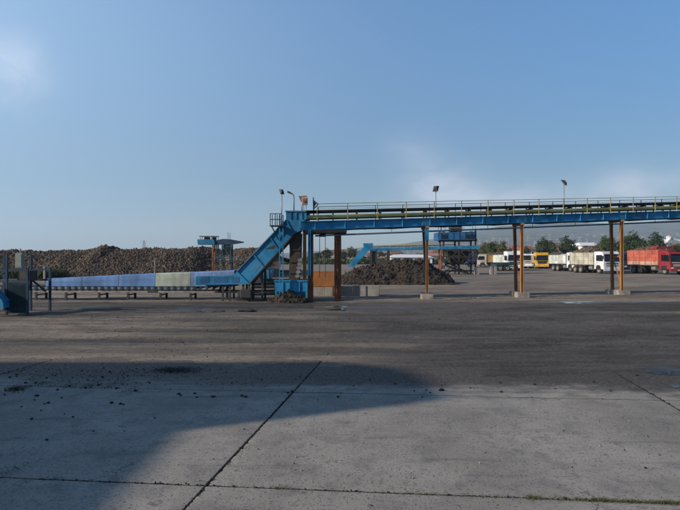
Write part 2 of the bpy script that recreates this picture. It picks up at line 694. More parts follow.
wet = .75 * np.exp(-((GY - 22.0) / 1.0) ** 2) * sstep(-9, -6.5, GX) * (1 - sstep(2, 9, GX)) + \
    .7 * np.exp(-((GY - 24.6) / .7) ** 2) * sstep(6, 9, GX) * (1 - sstep(16, 20, GX)) + \
    .6 * np.exp(-((GY - 9.6) / 1.0) ** 2 - ((GX - 6.2) / 1.2) ** 2) + .22 * sstep(2, 8, GX) * sstep(9, 12, GY) * (1 - sstep(15, 22, GY))
wet = wet * (.6 + .8 * n2)
me = np_mesh('yard_ground', np.stack([GX, GY, GZ], -1).reshape(-1, 3), quads, M['ground'], smooth=True,
             attrs={'mud': mud.ravel(), 'wet': wet.ravel()})
g = structure(bpy.data.objects.new('yard_ground', me))
COL.objects.link(g)

# concrete apron: a bed with separate slabs, joints left open
bed = MB().box((0, 4.5, -0.16), (40, 16.0, .06)).build('concrete_apron', M['clod'], at=(0, 4.5, -.13))
structure(bed)


def slab(k, c0, c1):
    us = [0, .0016, .004] + list(np.linspace(.03, .97, 40)) + [.996, .9984, 1]
    vs_ = [0, .0026, .0065] + list(np.linspace(.03, .97, 28)) + [.9935, .9974, 1]
    nu, nv = len(us) - 1, len(vs_) - 1
    g = .009
    vs = []
    tilt = (random.uniform(-.0015, .0015), random.uniform(-.0015, .0015), random.uniform(-.0015, .0015))
    for j, v in enumerate(vs_):
        for i, u in enumerate(us):
            y = c0 + (c1 - c0) * v
            x0, x1 = lx(y, k), lx(y, k + 1)
            x = x0 + (x1 - x0) * u
            yy = y + JS * x
            x += g if i == 0 else -g if i == nu else 0
            yy += g if j == 0 else -g if j == nv else 0
            e = min(i, nu - i, j, nv - j)
            if e <= 1:
                jx = (.010 * mn.noise(Vector((yy * 4, k, 1))) + .007 * mn.noise(Vector((yy * 17, k, 5)))) if min(i, nu - i) <= 1 else 0
                jy = (.012 * mn.noise(Vector((x * 4, j, 2))) + .008 * mn.noise(Vector((x * 17, j, 7)))) if min(j, nv - j) <= 1 else 0
                x += jx
                yy += jy
            z = tilt[0] + tilt[1] * u + tilt[2] * v + .006 * mn.noise(Vector((x * .8, yy * .8, 3))) + .0025 * mn.noise(Vector((x * 5, yy * 5, 1)))
            if e == 0:
                z -= .004 + .003 * mn.noise(Vector((x * 9, yy * 9, 4)))
            elif e == 1:
                z -= .0015
            vs.append((x, yy, z))
    W1 = nu + 1
    fs = [(j * W1 + i, j * W1 + i + 1, (j + 1) * W1 + i + 1, (j + 1) * W1 + i) for j in range(nv) for i in range(nu)]
    # skirt
    rim = [i for i in range(W1)] + [j * W1 + nu for j in range(1, nv + 1)] + [nv * W1 + i for i in range(nu - 1, -1, -1)] + [j * W1 for j in range(nv - 1, 0, -1)]
    base = len(vs)
    for r_ in rim:
        vs.append((vs[r_][0], vs[r_][1], -.1))
    m_ = len(rim)
    for q in range(m_):
        fs.append((rim[q], base + q, base + (q + 1) % m_, rim[(q + 1) % m_]))
    V = np.array(vs)
    dirt = sstep(7.3, 9.9, V[:, 1] - JS * V[:, 0]) * .95 + .16 * sstep(2.5, 6, V[:, 0])
    me = bpy.data.meshes.new('slab')
    me.from_pydata(vs, [], fs)
    me.materials.append(M['slab'])
    for px_, py_, rx_, ry_, am_ in ((176, 370, .55, .28, .75), (100, 374, 1.3, .22, .45), (60, 383, 1.0, .3, .3), (110, 386, .7, .25, .3), (250, 380, 1.2, .3, .25), (16, 389, .3, .15, .5),
                                    (560, 440, .5, .25, .22), (640, 440, .5, .2, .22), (540, 400, .35, .05, .3), (570, 403, .15, .06, .4), (400, 380, 1.6, .3, .3), (470, 440, .5, .3, .12)):
        d_ = CAMZ * F / (py_ - HOR)
        dirt = dirt + am_ * np.exp(-((V[:, 0] - Xp(px_, d_)) / rx_) ** 2 - ((V[:, 1] - d_) / ry_) ** 2)
    dirt[:(nu + 1) * (nv + 1)][[j * (nu + 1) + i for j in range(nv + 1) for i in range(nu + 1) if min(i, nu - i, j, nv - j) == 0]] = 1.3
    dirt[(nu + 1) * (nv + 1):] = 1.6
    mud_ = sstep(-3, 4, V[:, 0])
    mud_[dirt > 1.2] = 1
    am = me.attributes.new('mud', 'FLOAT', 'POINT')
    am.data.foreach_set('value', mud_.astype(np.float32))
    a = me.attributes.new('dirt', 'FLOAT', 'POINT')
    a.data.foreach_set('value', dirt.astype(np.float32))
    me.polygons.foreach_set('use_smooth', [True] * len(me.polygons))
    o = bpy.data.objects.new('slab', me)
    COL.objects.link(o)
    o.parent = bed
    o.location = -org(bed)


for k in (-2, -1, 0, 1):
    for j in range(3):
        slab(k, JC[j], JC[j + 1])


# puddles
def puddle(px, py, wpx, hpx, seed, pc=34):
    d = CAMZ * F / (py - HOR)
    x0 = Xp(px, d)
    rx = wpx / 2 / F * d
    d1 = CAMZ * F / (py + hpx / 2 - HOR)
    d0 = CAMZ * F / (py - hpx / 2 - HOR)
    ry = (d0 - d1) / 2
    vs = [(0, 0, 0)]
    n = 56
    for i in range(n):
        a = 2 * math.pi * i / n
        r_ = 1 + .75 * mn.noise(Vector((math.cos(a) * 1.6, math.sin(a) * 1.6, seed))) + .25 * mn.noise(Vector((math.cos(a) * 6, math.sin(a) * 6, seed)))
        vs.append((rx * r_ * math.cos(a), ry * r_ * math.sin(a), 0))
    zs = ground_height(np.array([x0 + v[0] for v in vs]), np.array([d + v[1] for v in vs]))
    z = float(np.percentile(zs, pc)) + .001
    if d < 11:
        z = .0055
    me = bpy.data.meshes.new('puddle')
    me.from_pydata(vs, [], [(0, i, i % n + 1) for i in range(1, n + 1)])
    me.materials.append(M['puddle'])
    o = structure(bpy.data.objects.new('puddle', me))
    o.location = (x0, d, z)
    COL.objects.link(o)


for a in ((328, 307.5, 44, 3.6, 1, 55), (213, 309.5, 34, 2.6, 2, 48), (247, 309.5, 26, 2.4, 3, 50), (190, 311, 24, 1.6, 4), (578, 302.5, 40, 2, 5),
          (474, 298.5, 20, 1.2, 6), (662, 370, 44, 10, 7), (640, 365, 22, 3.5, 8), (676, 386, 16, 4, 9), (605, 365, 14, 2.5, 11)):
    puddle(*a)

# ------------------------------------------------------------------ hills
px_k = np.array([-400, 0, 250, 330, 400, 450, 500, 560, 620, 680, 800, 1100, 1600])
py_k = np.array([256, 256, 255, 250, 244, 236, 226, 222, 224, 219, 216, 220, 230])
az = np.linspace(R(-45), R(51), 140)
pxs = 340 + F * np.tan(az)
ridge = np.interp(pxs, px_k, py_k)
rows = []
for t, rr in ((0, 1500), (.12, 1750), (.3, 2000), (.5, 2300), (.75, 2650), (1.0, 3000), (.8, 3500), (.3, 4000)):
    H = (HOR - ridge) / F * 3000 * np.cos(az) ** 0 + 0
    hz = H * t * (1 + .22 * (fbm(np.degrees(az) * .3 + t * 7, np.full_like(az, t * 9), 3, 40) - .5) * (1 if 0 < t < 1 else .15)) - 2 + 3 * t
    rows.append(np.stack([rr * np.tan(az), np.full_like(az, rr), hz], -1))
V = np.concatenate(rows)
n_ = len(az)
idx = np.arange(len(rows) * n_).reshape(len(rows), n_)
Q = np.stack([idx[:-1, :-1], idx[:-1, 1:], idx[1:, 1:], idx[1:, :-1]], -1).reshape(-1, 4)
nm = NT('hill_scrub')
hf = nm.noise(.012, 8, .7)
M['hill'] = nm.out(nm.mix(nm.ramp(hf, .4, .6), (0.045, 0.055, 0.03), (0.11, 0.10, 0.065)), .95, 0, None, spec=.1)
o = bpy.data.objects.new('hills', np_mesh('hills', V, Q, M['hill'], smooth=True))
COL.objects.link(structure(o))
HILL = (az, rows)


def hill_point(u, v):
    """u in 0..1 over azimuth, v in 0..5 over the rows up to the ridge"""
    i = int(u * (n_ - 1))
    j = min(int(v), 4)
    a, b = HILL[1][j][i], HILL[1][j + 1][i]
    return a + (b - a) * (v - j)


# ------------------------------------------------------------------ haze
hm = bpy.data.materials.new('haze_air')
hm.use_nodes = True
hm.node_tree.nodes.clear()
ho = hm.node_tree.nodes.new('ShaderNodeOutputMaterial')
hv = hm.node_tree.nodes.new('ShaderNodeVolumePrincipled')
hv.inputs['Color'].default_value = (0.63, 0.81, 1.0, 1)
hv.inputs['Density'].default_value = 0.00018
hv.inputs['Anisotropy'].default_value = 0.1
hm.node_tree.links.new(hv.outputs[0], ho.inputs['Volume'])
hz_ = MB().box((0, 2000, 149.5), (10800, 5400, 303)).build('haze', hm, at=(0, 2000, -2))
stuff(hz_, 'pale blue haze filling the air over the yard and the hills')

# ------------------------------------------------------------------ unseen shed left of frame, roofline shaped to cast the shade on the slabs
sh = thing('shadow_casting_shed', 'unseen concrete shed, its stepped roofline shaped to shade the slabs', 'building', (-9, 0, 0))
prof = [(-14, 0), (9.1, 0), (8.98, 1.2), (7.57, 3.46), (6.86, 4.32), (5.8, 4.88), (4.9, 5.05), (3.45, 5.15), (3.45, 3.41), (-14, 3.41)]
b = MB()
nP = len(prof)
for x in (-9, -18):
    b.v += [(x, y, z) for y, z in prof]
b.f = [tuple(range(nP)), tuple(range(2 * nP - 1, nP - 1, -1))] + [((i + 1) % nP, i, nP + i, nP + (i + 1) % nP) for i in range(nP)]
b.build('wall', M['conc_pale'], sh)
MB().box((-8.97, -4, 1.6), (.06, 3.4, 3.2)).build('door', M['blue_faded'], sh)

# ================================================================== CONVEYOR BRIDGE
def YB(x):
    return 25.5 + 0.25 * x


def ZB(x):
    return 3.53 + 0.0465 * x


BW = 1.15                                     # girder spacing, front to back


def P(x, dy=0.0, dz=0.0):
    return Vector((x, YB(x) + dy, ZB(x) + dz))


XA, XE = -1.9, 31.0
br = thing('conveyor_bridge', 'long blue overhead conveyor bridge with yellow rails on orange legs', 'conveyor', (12, YB(12), 0))
STA = [-1.6, 4.45, 9.77, 15.98, 21.7, 27.4]
cuts = [XA] + STA[1:] + [XE]
for dy in (0, BW):
    for a, b_ in zip(cuts[:-1], cuts[1:]):
        m_ = MB()
        p, q = P(a + .006, dy), P(b_ - .006, dy)
        m_.bar(p + Vector((0, 0, .2)), q + Vector((0, 0, .2)), .05, .372)
        for h in (.0, .393):
            m_.bar(p + Vector((0, 0, h + .007)), q + Vector((0, 0, h + .007)), .2, .026)
        m_.build('girder', M['blue'], br)
sme = MB().box((0, 0, .2), (.022, .075, .36)).mesh('stiffener', M['blue'])
x = XA + .7
while x < XE:
    inst('stiffener', sme, br, P(x, -.065), 0.2425)
    x += 1.45
spl = MB().box((0, 0, .2), (.55, .03, .33)).mesh('splice_plate', M['blue_faded'])
for x in STA[1:]:
    inst('splice_plate', spl, br, P(x, -.045), 0.2425)
cme = MB().bar((0, 0, .08), (0, BW, .08), .1, .14, (1, 0, 0)).mesh('cross_beam', M['dark'])
x = XA + .3
while x < XE:
    inst('cross_beam', cme, br, P(x, 0, -.03))
    x += 1.45
# plan bracing under the deck
m_ = MB()
x = XA + .3
k = 0
while x < XE - 1.5:
    m_.bar(P(x, .05 + (BW - .1) * (k % 2), -.02), P(x + 1.45, .05 + (BW - .1) * ((k + 1) % 2), -.02), .05, .05)
    x += 1.45
    k += 1
m_.build('plan_bracing', M['dark'], br)
# belt frame
for dy in (.10, 1.05):
    m_ = MB()
    m_.bar(P(XA, dy, .63), P(XE, dy, .63), .05, .16)
    m_.build('belt_stringer', M['olive'], br)
stub = MB().box((0, 0, .49), (.05, .05, .14)).mesh('stringer_post', M['dark'])
idl = MB()
idl.tube((0, .12, .78), (0, 1.03, .78), .045, n=8).bar((0, .1, .71), (0, .1, .9), .06, .03, (1, 0, 0)).bar((0, 1.05, .71), (0, 1.05, .9), .06, .03, (1, 0, 0))
idm = idl.mesh('idler', M['dark'])
x = XA + .35
while x < XE:
    for dy in (.1, 1.05):
        inst('stringer_post', stub, br, P(x, dy))
    inst('idler', idm, br, P(x, 0, 0))
    x += 1.2
prof_b = [(.06, .93), (.3, .85), (.85, .85), (1.09, .93), (1.09, .95), (.85, .88), (.3, .88), (.06, .95)]
m_ = MB()
n8 = len(prof_b)
m_.v = [tuple(P(XA, a, h)) for a, h in prof_b] + [tuple(P(XE, a, h)) for a, h in prof_b]
m_.f = [(i, (i + 1) % n8, n8 + (i + 1) % n8, n8 + i) for i in range(n8)]
m_.build('belt', M['rubber'], br)
m_ = MB()
m_.bar(P(XA, .575, .58), P(XE, .575, .58), .9, .015, (0, 1, 0)).build('return_belt', M['rubber'], br)
m_ = MB()
m_.bar(P(XA + .9, -.02, .895), P(XE, -.02, .895), .012, .10)
m_.build('belt_guard', M['dark'], br)
# handrails: posts and rails, front and back
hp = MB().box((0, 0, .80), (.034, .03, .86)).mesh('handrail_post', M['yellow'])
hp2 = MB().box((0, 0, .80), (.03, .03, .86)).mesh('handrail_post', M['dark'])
for dy in (-.14, BW + .14):
    x = XA + .8
    while x < XE:
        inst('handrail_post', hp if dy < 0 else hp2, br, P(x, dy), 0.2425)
        x += 1.48
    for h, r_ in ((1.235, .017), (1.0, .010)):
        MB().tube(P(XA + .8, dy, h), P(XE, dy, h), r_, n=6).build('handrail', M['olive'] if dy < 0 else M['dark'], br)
# pipe slung under the bridge
MB().tube(P(-1.2, -.02, -.30), P(XE, -.02, -.17), .042, n=8).build('hanging_pipe', M['navy'], br, smooth=True)
hg = MB().bar((0, 0, .02), (0, 0, -.26), .02, .02).mesh('pipe_hanger', M['dark'])
x = 0
while x < XE:
    inst('pipe_hanger', hg, br, P(x, -.02))
    x += 2.6


# trestles
def trestle(x, w, front, back, lean=0.05):
    t = MB()
    z1 = ZB(x) - .06
    y0, y1 = YB(x), YB(x) + BW
    t.bar((x, y0 - .12, z1), (x, y1 + .12, z1), .2, .12, (1, 0, 0))
    if z1 > 3.6:
        pass
    o = t.build('trestle', M['maroon'], br)
    MB().bar((x, y0, z1 * .52), (x - lean, y1, z1 * .52), .06, .08, (1, 0, 0)).build('tie', M['maroon'], o)
    MB().bar((x, y0 + .05, z1 * .14), (x - lean, y1 - .05, z1 * .5), .04, .05, (1, 0, 0)).build('brace', M['maroon'], o)
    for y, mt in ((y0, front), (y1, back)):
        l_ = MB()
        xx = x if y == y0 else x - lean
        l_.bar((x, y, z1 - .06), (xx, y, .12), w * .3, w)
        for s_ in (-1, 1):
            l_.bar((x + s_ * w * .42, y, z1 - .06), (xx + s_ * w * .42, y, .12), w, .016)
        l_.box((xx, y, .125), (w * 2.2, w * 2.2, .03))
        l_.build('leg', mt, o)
    return o


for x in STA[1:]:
    o = trestle(x, .12 if x < 5 else .15, M['ochre'], M['maroon'], -.19 if x < 5 else -.07)  # back legs in a darker red-brown than the front legs
    if x < 5:
        MB().box((x - .02, YB(x) - .075, 3.35), (.2, .03, .72)).build('sleeve_plate', M['blue'], o)


def footing(x, y, label, w=.55, h=.26):
    m_ = MB().box((x, y, h / 2 - .08), (w, w * .95, h + .16))
    o = m_.build('concrete_footing', M['conc'], at=(x, y, 0), bevel=.035, segs=2)
    for v in o.data.vertices:
        v.co += Vector((mn.noise(v.co * 5 + Vector((x, 0, 0))), mn.noise(v.co * 5 + Vector((7, x, 0))), mn.noise(v.co * 4 + Vector((x, y, 4))))) * .05
    return tag(o, label, 'footing', 'concrete footings under the bridge legs')


for x, nm_ in zip(STA[1:], ('trestle beside the dark soil mound', 'trestle before the white cab', 'trestle between white tipper and red truck', 'trestle past the red truck', 'last trestle of the bridge')):
    footing(x, YB(x), 'concrete block under the orange leg, ' + nm_, .62)
    footing(x + (.19 if x < 5 else .07), YB(x) + BW, 'concrete block under the dark back leg, ' + nm_, .6)

# head columns
hd = MB().bar((-1.75, YB(-1.7) - .05, 3.36), (.3, YB(.2) - .05, 3.43), .3, .16).bar((-1.75, YB(-1.7) + BW + .05, 3.36), (.3, YB(.2) + BW + .05, 3.43), .3, .16)
hd = hd.build('head_frame', M['dark'], br)
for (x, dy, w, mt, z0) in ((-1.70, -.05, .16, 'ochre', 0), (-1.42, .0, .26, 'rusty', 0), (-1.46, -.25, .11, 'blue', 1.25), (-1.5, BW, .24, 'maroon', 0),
                           (-.21, .0, .13, 'rusty', 0), (-.02, .05, .16, 'rusty', 0), (-.12, BW, .22, 'maroon', 0)):
    y = YB(x) + dy
    l_ = MB()
    zt = ZB(x) - .02
    l_.bar((x, y, zt), (x, y, z0), w * .25, w)
    for s_ in (-1, 1):
        l_.bar((x + s_ * w * .45, y, zt), (x + s_ * w * .45, y, z0), w, .02)
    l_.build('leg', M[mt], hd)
for (a, b_) in ((-1.42, -1.5), (-.1, -.12)):
    MB().bar((a, YB(a) + .1, .6), (b_, YB(b_) + BW - .1, 2.7), .05, .06).build('brace', M['rusty'], hd)

# electric boxes hanging below the deck near the head
MB().box(P(-.85, .2, -.22), (.32, .25, .26)).build('drive_motor', M['dark'], br, bevel=.03)
for dx in (-1.0, -.72):
    MB().tube(P(dx, .3, -.3), Vector((dx, YB(dx) + .3, 1.15)), .016, n=6).build('conduit', M['dark'], br)

# ================================================================== INCLINED ELEVATOR
YE = 25.15
EW = 1.15
el = thing('inclined_elevator', 'blue steel incline carrying beets up to the head of the long bridge', 'elevator', (-3.6, YE, 0))


def E(px, py, dy=0.0):
    return Vector((Xp(px, YE), YE + dy, Zp(py, YE)))


top = [(197, 275.2), (237, 271.5), (286, 220), (286, 211.5), (306.5, 211.5), (306.5, 219.5), (301, 222), (300, 231), (294, 234.5), (249.5, 284), (197, 285)]


def scr(pts):
    return [(Xp(a, YE), Zp(c, YE)) for a, c in pts]


# casing: side cheeks split into panels, floor and cover
seg_t = [(237, 271.5), (253.5, 254.5), (270, 237), (286, 220)]
seg_b = [(249.5, 284), (264.3, 267.5), (279.2, 251), (294, 234.5)]
for dy in (0, EW):
    sgn = -1 if dy == 0 else 1
    for i in range(3):
        poly = scr([seg_t[i], seg_t[i + 1], seg_b[i + 1], seg_b[i]])
        MB().prism(poly, YE + dy, YE + dy + .03 * sgn).build('side_panel', M['blue'], el)
    MB().prism(scr([(196, 276.2), (233, 275.6), (237, 271.5), (249.5, 284), (196, 285)]), YE + dy, YE + dy + .03 * sgn).build('side_panel', M['blue'], el)
    MB().prism(scr([(286, 211.5), (306.5, 211.5), (306.5, 219.5), (301, 222), (300, 231), (294, 234.5), (286, 220)]), YE + dy, YE + dy + .03 * sgn).build('head_cheek', M['blue'], el)
    # flanges along top and bottom edge, ribs across
    for ss, off in ((seg_t, 0), (seg_b, 0)):
        a, b_ = E(*ss[0]), E(*ss[-1])
        a.y = b_.y = YE + dy + sgn * .05
        MB().bar(a, b_, .1, .05).build('flange', M['blue_faded'] if ss is seg_t else M['dark'], el)
    for i in range(4):
        a, b_ = E(*seg_t[i]), E(*seg_b[i])
        a.y = b_.y = YE + dy + sgn * .055
        MB().bar(a, b_, .05, .05).build('rib', M['blue'], el)
for pts, nm_, mt in ((seg_t, 'cover_sheet', 'blue_faded'), (seg_b, 'floor_sheet', 'dark')):
    a, b_ = E(*pts[0], EW / 2), E(*pts[-1], EW / 2)
    MB().bar(a, b_, EW - .01, .02).build(nm_, M[mt], el)
MB().bar(E(196, 283.5, EW / 2), E(248, 283.5, EW / 2), EW - .01, .02).build('floor_sheet', M['dark'], el)
hb = MB().prism(scr([(286, 211.5), (306.5, 211.5), (306.5, 219.5), (301, 222), (286, 222)]), YE + .001, YE + EW - .001).build('head_box', M['blue'], el)
MB().bar(E(285.3, 211.3, -.02), E(307, 211.3, -.02), .12, .06).build('rim', M['blue_faded'], hb)
for px in (291, 296.5, 302):
    MB().bar(E(px, 212.5, -.05), E(px, 219, -.05), .04, .04).build('rib', M['blue'], hb)
# crust of mud and two patches of bare steel on the casing
MB().prism(scr([(268.8, 247.2), (277.2, 244.2), (274, 248.8), (265, 249.4)]), YE - .036, YE - .032).build('patch_plate', M['brown'], el)
MB().prism(scr([(253, 270), (262, 259), (263, 262), (255, 273)]), YE - .036, YE - .032).build('patch_plate', M['blue_faded'], el)
# dark spillage along the lower trough
for px, w in ((205, 9), (221, 14), (236, 7)):
    MB().prism(scr([(px - w / 2, 277.2), (px + w / 2, 276.6), (px + w / 2, 282.5), (px - w / 2, 283.2)]), YE - .038, YE - .032).build('bolted_panel', M['blue_deep'], el)
# supports, gearbox at the foot
for px in (222.5, 229.5, 243, 249, 262):
    pb = 284.5 if px < 250 else 270
    MB().bar(E(px, pb, .1), (Xp(px, YE), YE + .1, -.05), .09, .09).build('leg', M['dark'], el)
    MB().bar(E(px, pb, EW - .1), (Xp(px, YE), YE + EW - .1, -.05), .09, .09).build('leg', M['dark'], el)
MB().box(E(246.5, 293.5, .0), (.55, .5, .42)).box(E(241, 294, .0), (.3, .32, .3)).build('gearbox', M['dark'], el, bevel=.05)
# small landing with railing beside the head, ladder down from it
for py in (215, 226):
    pass
ld = MB().bar(E(271.5, 226.5, -.35), E(285, 226.5, -.35), .8, .04).build('landing', M['dark'], el)
for px in (272.2, 277, 281.6):
    MB().tube(E(px, 226.5, -.72), E(px, 214.8, -.72), .022, n=6).build('post', M['navy'], ld)
    MB().tube(E(px, 226.5, .02), E(px, 214.8, .02), .022, n=6).build('post', M['navy'], ld)
for py in (215, 220.5):
    MB().tube(E(271.8, py, -.72), E(283, py, -.72), .022, n=6).build('rail', M['navy'], ld)
MB().bar(E(272, 226, -.3), E(279, 240, -.05), .05, .05).build('bracket', M['navy'], ld)
lad = MB()
for px in (281.0, 284.4):
    lad.bar((Xp(px, YE), YE - .62, Zp(216, YE)), (Xp(px, YE), YE - .62, .3), .045, .045)
lad = lad.build('ladder', M['blue'], el)
rg = MB().tube((-.08, 0, 0), (.08, 0, 0), .014, n=6).mesh('rung', M['blue'])
z = .5
while z < 4.0:
    inst('rung', rg, lad, (Xp(282.7, YE), YE - .62, z))
    z += .3

# chute and hopper under the head
ch = thing('discharge_chute', 'muddy dark steel chute hanging between incline head and blue hopper', 'chute', (-2.2, YE, 1.0))
vs = []
for (px, py, w) in ((294.5, 233, 13), (295, 250, 11), (293.5, 281, 10)):
    for s_ in (-1, 1):
        for dy in (.12, .95):
            vs.append((Xp(px + s_ * w / 2, YE), YE + dy, Zp(py, YE)))
m_ = MB()
m_.add(vs, [(i, i + 2, i + 6, i + 4) for i in ()] + [q for k in (0, 4) for q in ((k, k + 2, k + 6, k + 4), (k + 1, k + 5, k + 7, k + 3), (k, k + 4, k + 5, k + 1), (k + 2, k + 3, k + 7, k + 6))] + [(0, 1, 3, 2), (8, 10, 11, 9)])
m_.build('trough', M['brown'], ch)
for py in (240, 250, 262, 273):
    MB().bar((Xp(289.5, YE), YE + .09, Zp(py, YE)), (Xp(299.5, YE), YE + .09, Zp(py, YE)), .05, .05).build('stiffener', M['dark'], ch)
for i, (px, py) in enumerate(((299.6, 264), (298.8, 268), (298.2, 272), (297.4, 276), (300, 260))):
    MB().box((Xp(px, YE), YE + .04, Zp(py, YE)), (.2, .04, .15), Matrix.Rotation(R(-15), 3, 'Y')).build('wear_plate', M['grey'], ch)
ho_ = thing('feed_hopper', 'open blue steel hopper at the foot of the dark chute', 'hopper', (Xp(291, YE), YE, 0))


def H(px, py, dy):
    return (Xp(px, YE), YE + dy, Zp(py, YE))


m_ = MB()
t0 = [H(275.5, 280.5, -.35), H(308, 280.5, -.35), H(308, 280.5, 1.1), H(275.5, 280.5, 1.1)]
t1 = [H(275.8, 291, -.35), H(308, 291, -.35), H(308, 291, 1.1), H(275.8, 291, 1.1)]
t2 = [H(283, 299, -.1), H(303, 299, -.1), H(303, 299, .8), H(283, 299, .8)]
m_.add(t0 + t1 + t2, [(k + i, k + (i + 1) % 4, k + 4 + (i + 1) % 4, k + 4 + i) for k in (0, 4) for i in range(4)] + [(8, 9, 10, 11)])
m_.build('bin', M['blue'], ho_)
for a, b_ in ((0, 1), (1, 2), (2, 3), (3, 0)):
    MB().bar(Vector(t0[a]), Vector(t0[b_]), .08, .07).build('rim', M['blue_faded'], ho_)
for px in (283, 291, 300):
    MB().bar(H(px, 281.5, -.38), H(px, 291, -.38), .05, .05).build('rib', M['blue'], ho_)
for px in (277, 307):
    for dy in (-.3, 1.0):
        MB().bar(H(px, 290, dy), (Xp(px, YE), YE + dy, -.05), .1, .1).build('leg', M['blue_faded'], ho_)


# ================================================================== LAMPS ON THE HEAD AND BRIDGE
def flood(name, label, base, top, headdir, hs=.3, arm=None, group='lamps along the conveyor', collar=True):
    t = thing(name, label, 'lamp', base, group)
    base, top = Vector(base), Vector(top)
    MB().tube(base, top, .032, .022, 8).build('pole', M['grey'], t, smooth=True)
    MB().box(base + Vector((0, 0, .02)), (.16, .16, .04)).build('base_plate', M['dark'], t)
    hdv = Vector(headdir).normalized()
    c = top + hdv * .02
    q = hdv.to_track_quat('Y', 'Z').to_matrix()
    hm_ = MB()
    hm_.add([c + q @ Vector(v) for v in ((-.6 * hs, .0, -.8 * hs), (.6 * hs, 0, -.8 * hs), (.6 * hs, 0, .8 * hs), (-.6 * hs, 0, .8 * hs),
                                          (-.3 * hs, -.5 * hs, -.35 * hs), (.3 * hs, -.5 * hs, -.35 * hs), (.3 * hs, -.5 * hs, .35 * hs), (-.3 * hs, -.5 * hs, .35 * hs))],
            [(3, 2, 1, 0), (4, 5, 6, 7), (0, 1, 5, 4), (1, 2, 6, 5), (2, 3, 7, 6), (3, 0, 4, 7)])
    ho2 = hm_.build('lamp_head', M['dark'], t)
    MB().add([c + hdv * .012 + q @ Vector(v) for v in ((-.5 * hs, 0, -.7 * hs), (.5 * hs, 0, -.7 * hs), (.5 * hs, 0, .7 * hs), (-.5 * hs, 0, .7 * hs))], [(0, 1, 2, 3)]).build('lens', M['lens'], ho2)
    return t


flood('floodlight', 'tall thin floodlight pole at the left edge of the incline landing', (Xp(281.4, 24.6), 24.6, Zp(226, 24.6)), (Xp(281.8, 24.6), 24.6, Zp(191.5, 24.6)), (-.5, .7, -.5), .18)
flood('floodlight', 'dark floodlight aimed left beside the pink box above the incline head', E(301.5, 211.5, .3), E(301.5, 198, .3), (-.6, .6, -.5), .22)
flood('floodlight', 'round dark lamp on a pole midway along the bridge', P(5.16, BW + .05, .41), (5.16, YB(5.16) + BW + .05, Zp(188.5, 28)), (.35, .7, -.55), .25)
flood('floodlight', 'lamp on a pole rising from the bridge above the white tippers', P(12.9, BW + .05, .41), (12.9, YB(12.9) + BW + .05, Zp(182.5, 29.9)), (-.6, .45, -.6), .26)
# curved-arm lamp
t = thing('street_lamp', 'curved-arm lamp standing on the blue incline head', 'lamp', E(293, 211.5, .5), 'lamps along the conveyor')
MB().path([E(293, 211.5, .5), E(293, 197, .5), E(292.6, 194, .5), E(291, 192.3, .5), E(289, 191.5, .5)], .03, 8).build('pole', M['grey'], t, smooth=True)
MB().bar(E(289.5, 191.7, .5), E(286.3, 190.3, .5), .16, .09).build('lamp_head', M['dark'], t, bevel=.02)
MB().bar(E(289.2, 192.7, .5), E(286.6, 191.5, .5), .11, .02).build('lens', M['lens'], t)
# pink box on two pipes
t = thing('control_box', 'faded pink box on two thin pipes above the incline head', 'control box', E(304.5, 211.5, .1))
MB().box(E(304.6, 200.6, .1), (.28, .2, .36)).build('box', M['pink'], t, bevel=.02)
MB().box(E(304.6, 196.2, .1), (.2, .16, .07)).build('cap', M['maroon'], t, bevel=.015)
for px in (303.4, 305.9):
    MB().tube(E(px, 211.5, .1), E(px, 204, .1), .024, n=6).build('post', M['pink'], t)
MB().box(E(304.6, 200.5, -.02), (.16, .03, .2)).build('door', M['maroon'], t)
# pennant-shaped bracket
t = thing('pennant_bracket', 'dark triangular pennant bracket on a post right of the pink box', 'bracket', E(313.4, 212, .3))
MB().tube(E(313.4, 216, .3), E(313, 196.5, .3), .03, n=6).build('post', M['dark'], t)
for a, b_ in (((313.3, 200), (318, 203.5)), ((318, 203.5), (313.4, 208.2)), ((313.4, 200.6), (313.4, 208.2))):
    MB().bar(E(*a, .3), E(*b_, .3), .06, .05).build('arm', M['flag'], t)
MB().prism(scr([(313.8, 201.2), (316.0, 202.9), (313.8, 206.5)]), YE + .29, YE + .31).build('vane', M['flag'], t)

# ================================================================== GROUND CONVEYOR
YG = 26.0
gc = thing('ground_conveyor', 'long low belt conveyor under pale arched covers running left from the incline', 'conveyor', (-11, YG, 0))


def G(px, py, dy=0.0):
    return Vector((Xp(px, YG), YG + dy, Zp(py, YG)))


GW = .95
for dy in (0, GW):
    MB().bar(G(-60, 287.9, dy), G(197, 288.6, dy), .06, .13).build('stringer', M['grey'] if dy == 0 else M['dark'], gc)
    MB().bar(G(20, 291.2, dy), G(276, 292.2, dy), .06, .1).build('lower_rail', M['conc'] if dy == 0 else M['dark'], gc)
MB().bar(G(-60, 285.8, GW / 2), G(236, 285.8, GW / 2), GW - .1, .03).build('belt', M['rubber'], gc)
ib = MB().tube((0, .05, 0), (0, GW - .05, 0), .05, n=8).bar((0, -.05, -.13), (0, -.05, .07), .1, .03, (1, 0, 0)).bar((-.09, -.06, -.1), (.09, -.06, -.03), .02, .04)
ibm = ib.mesh('idler', M['navy'])
px = -50
while px < 232:
    inst('idler', ibm, gc, G(px, 287.4))
    px += 6.6
for px in (-40, 2, 36, 66, 99, 128, 160.5, 190.5):
    for dy in (0.02, GW - .02):
        MB().bar(G(px, 289, dy), (Xp(px, YG), YG + dy, -.06), .08, .1).build('leg', M['dark'], gc)
    MB().bar(G(px, 295, 0.08), G(px, 295, GW - .08), .06, .06, (1, 0, 0)).build('tie', M['dark'], gc)
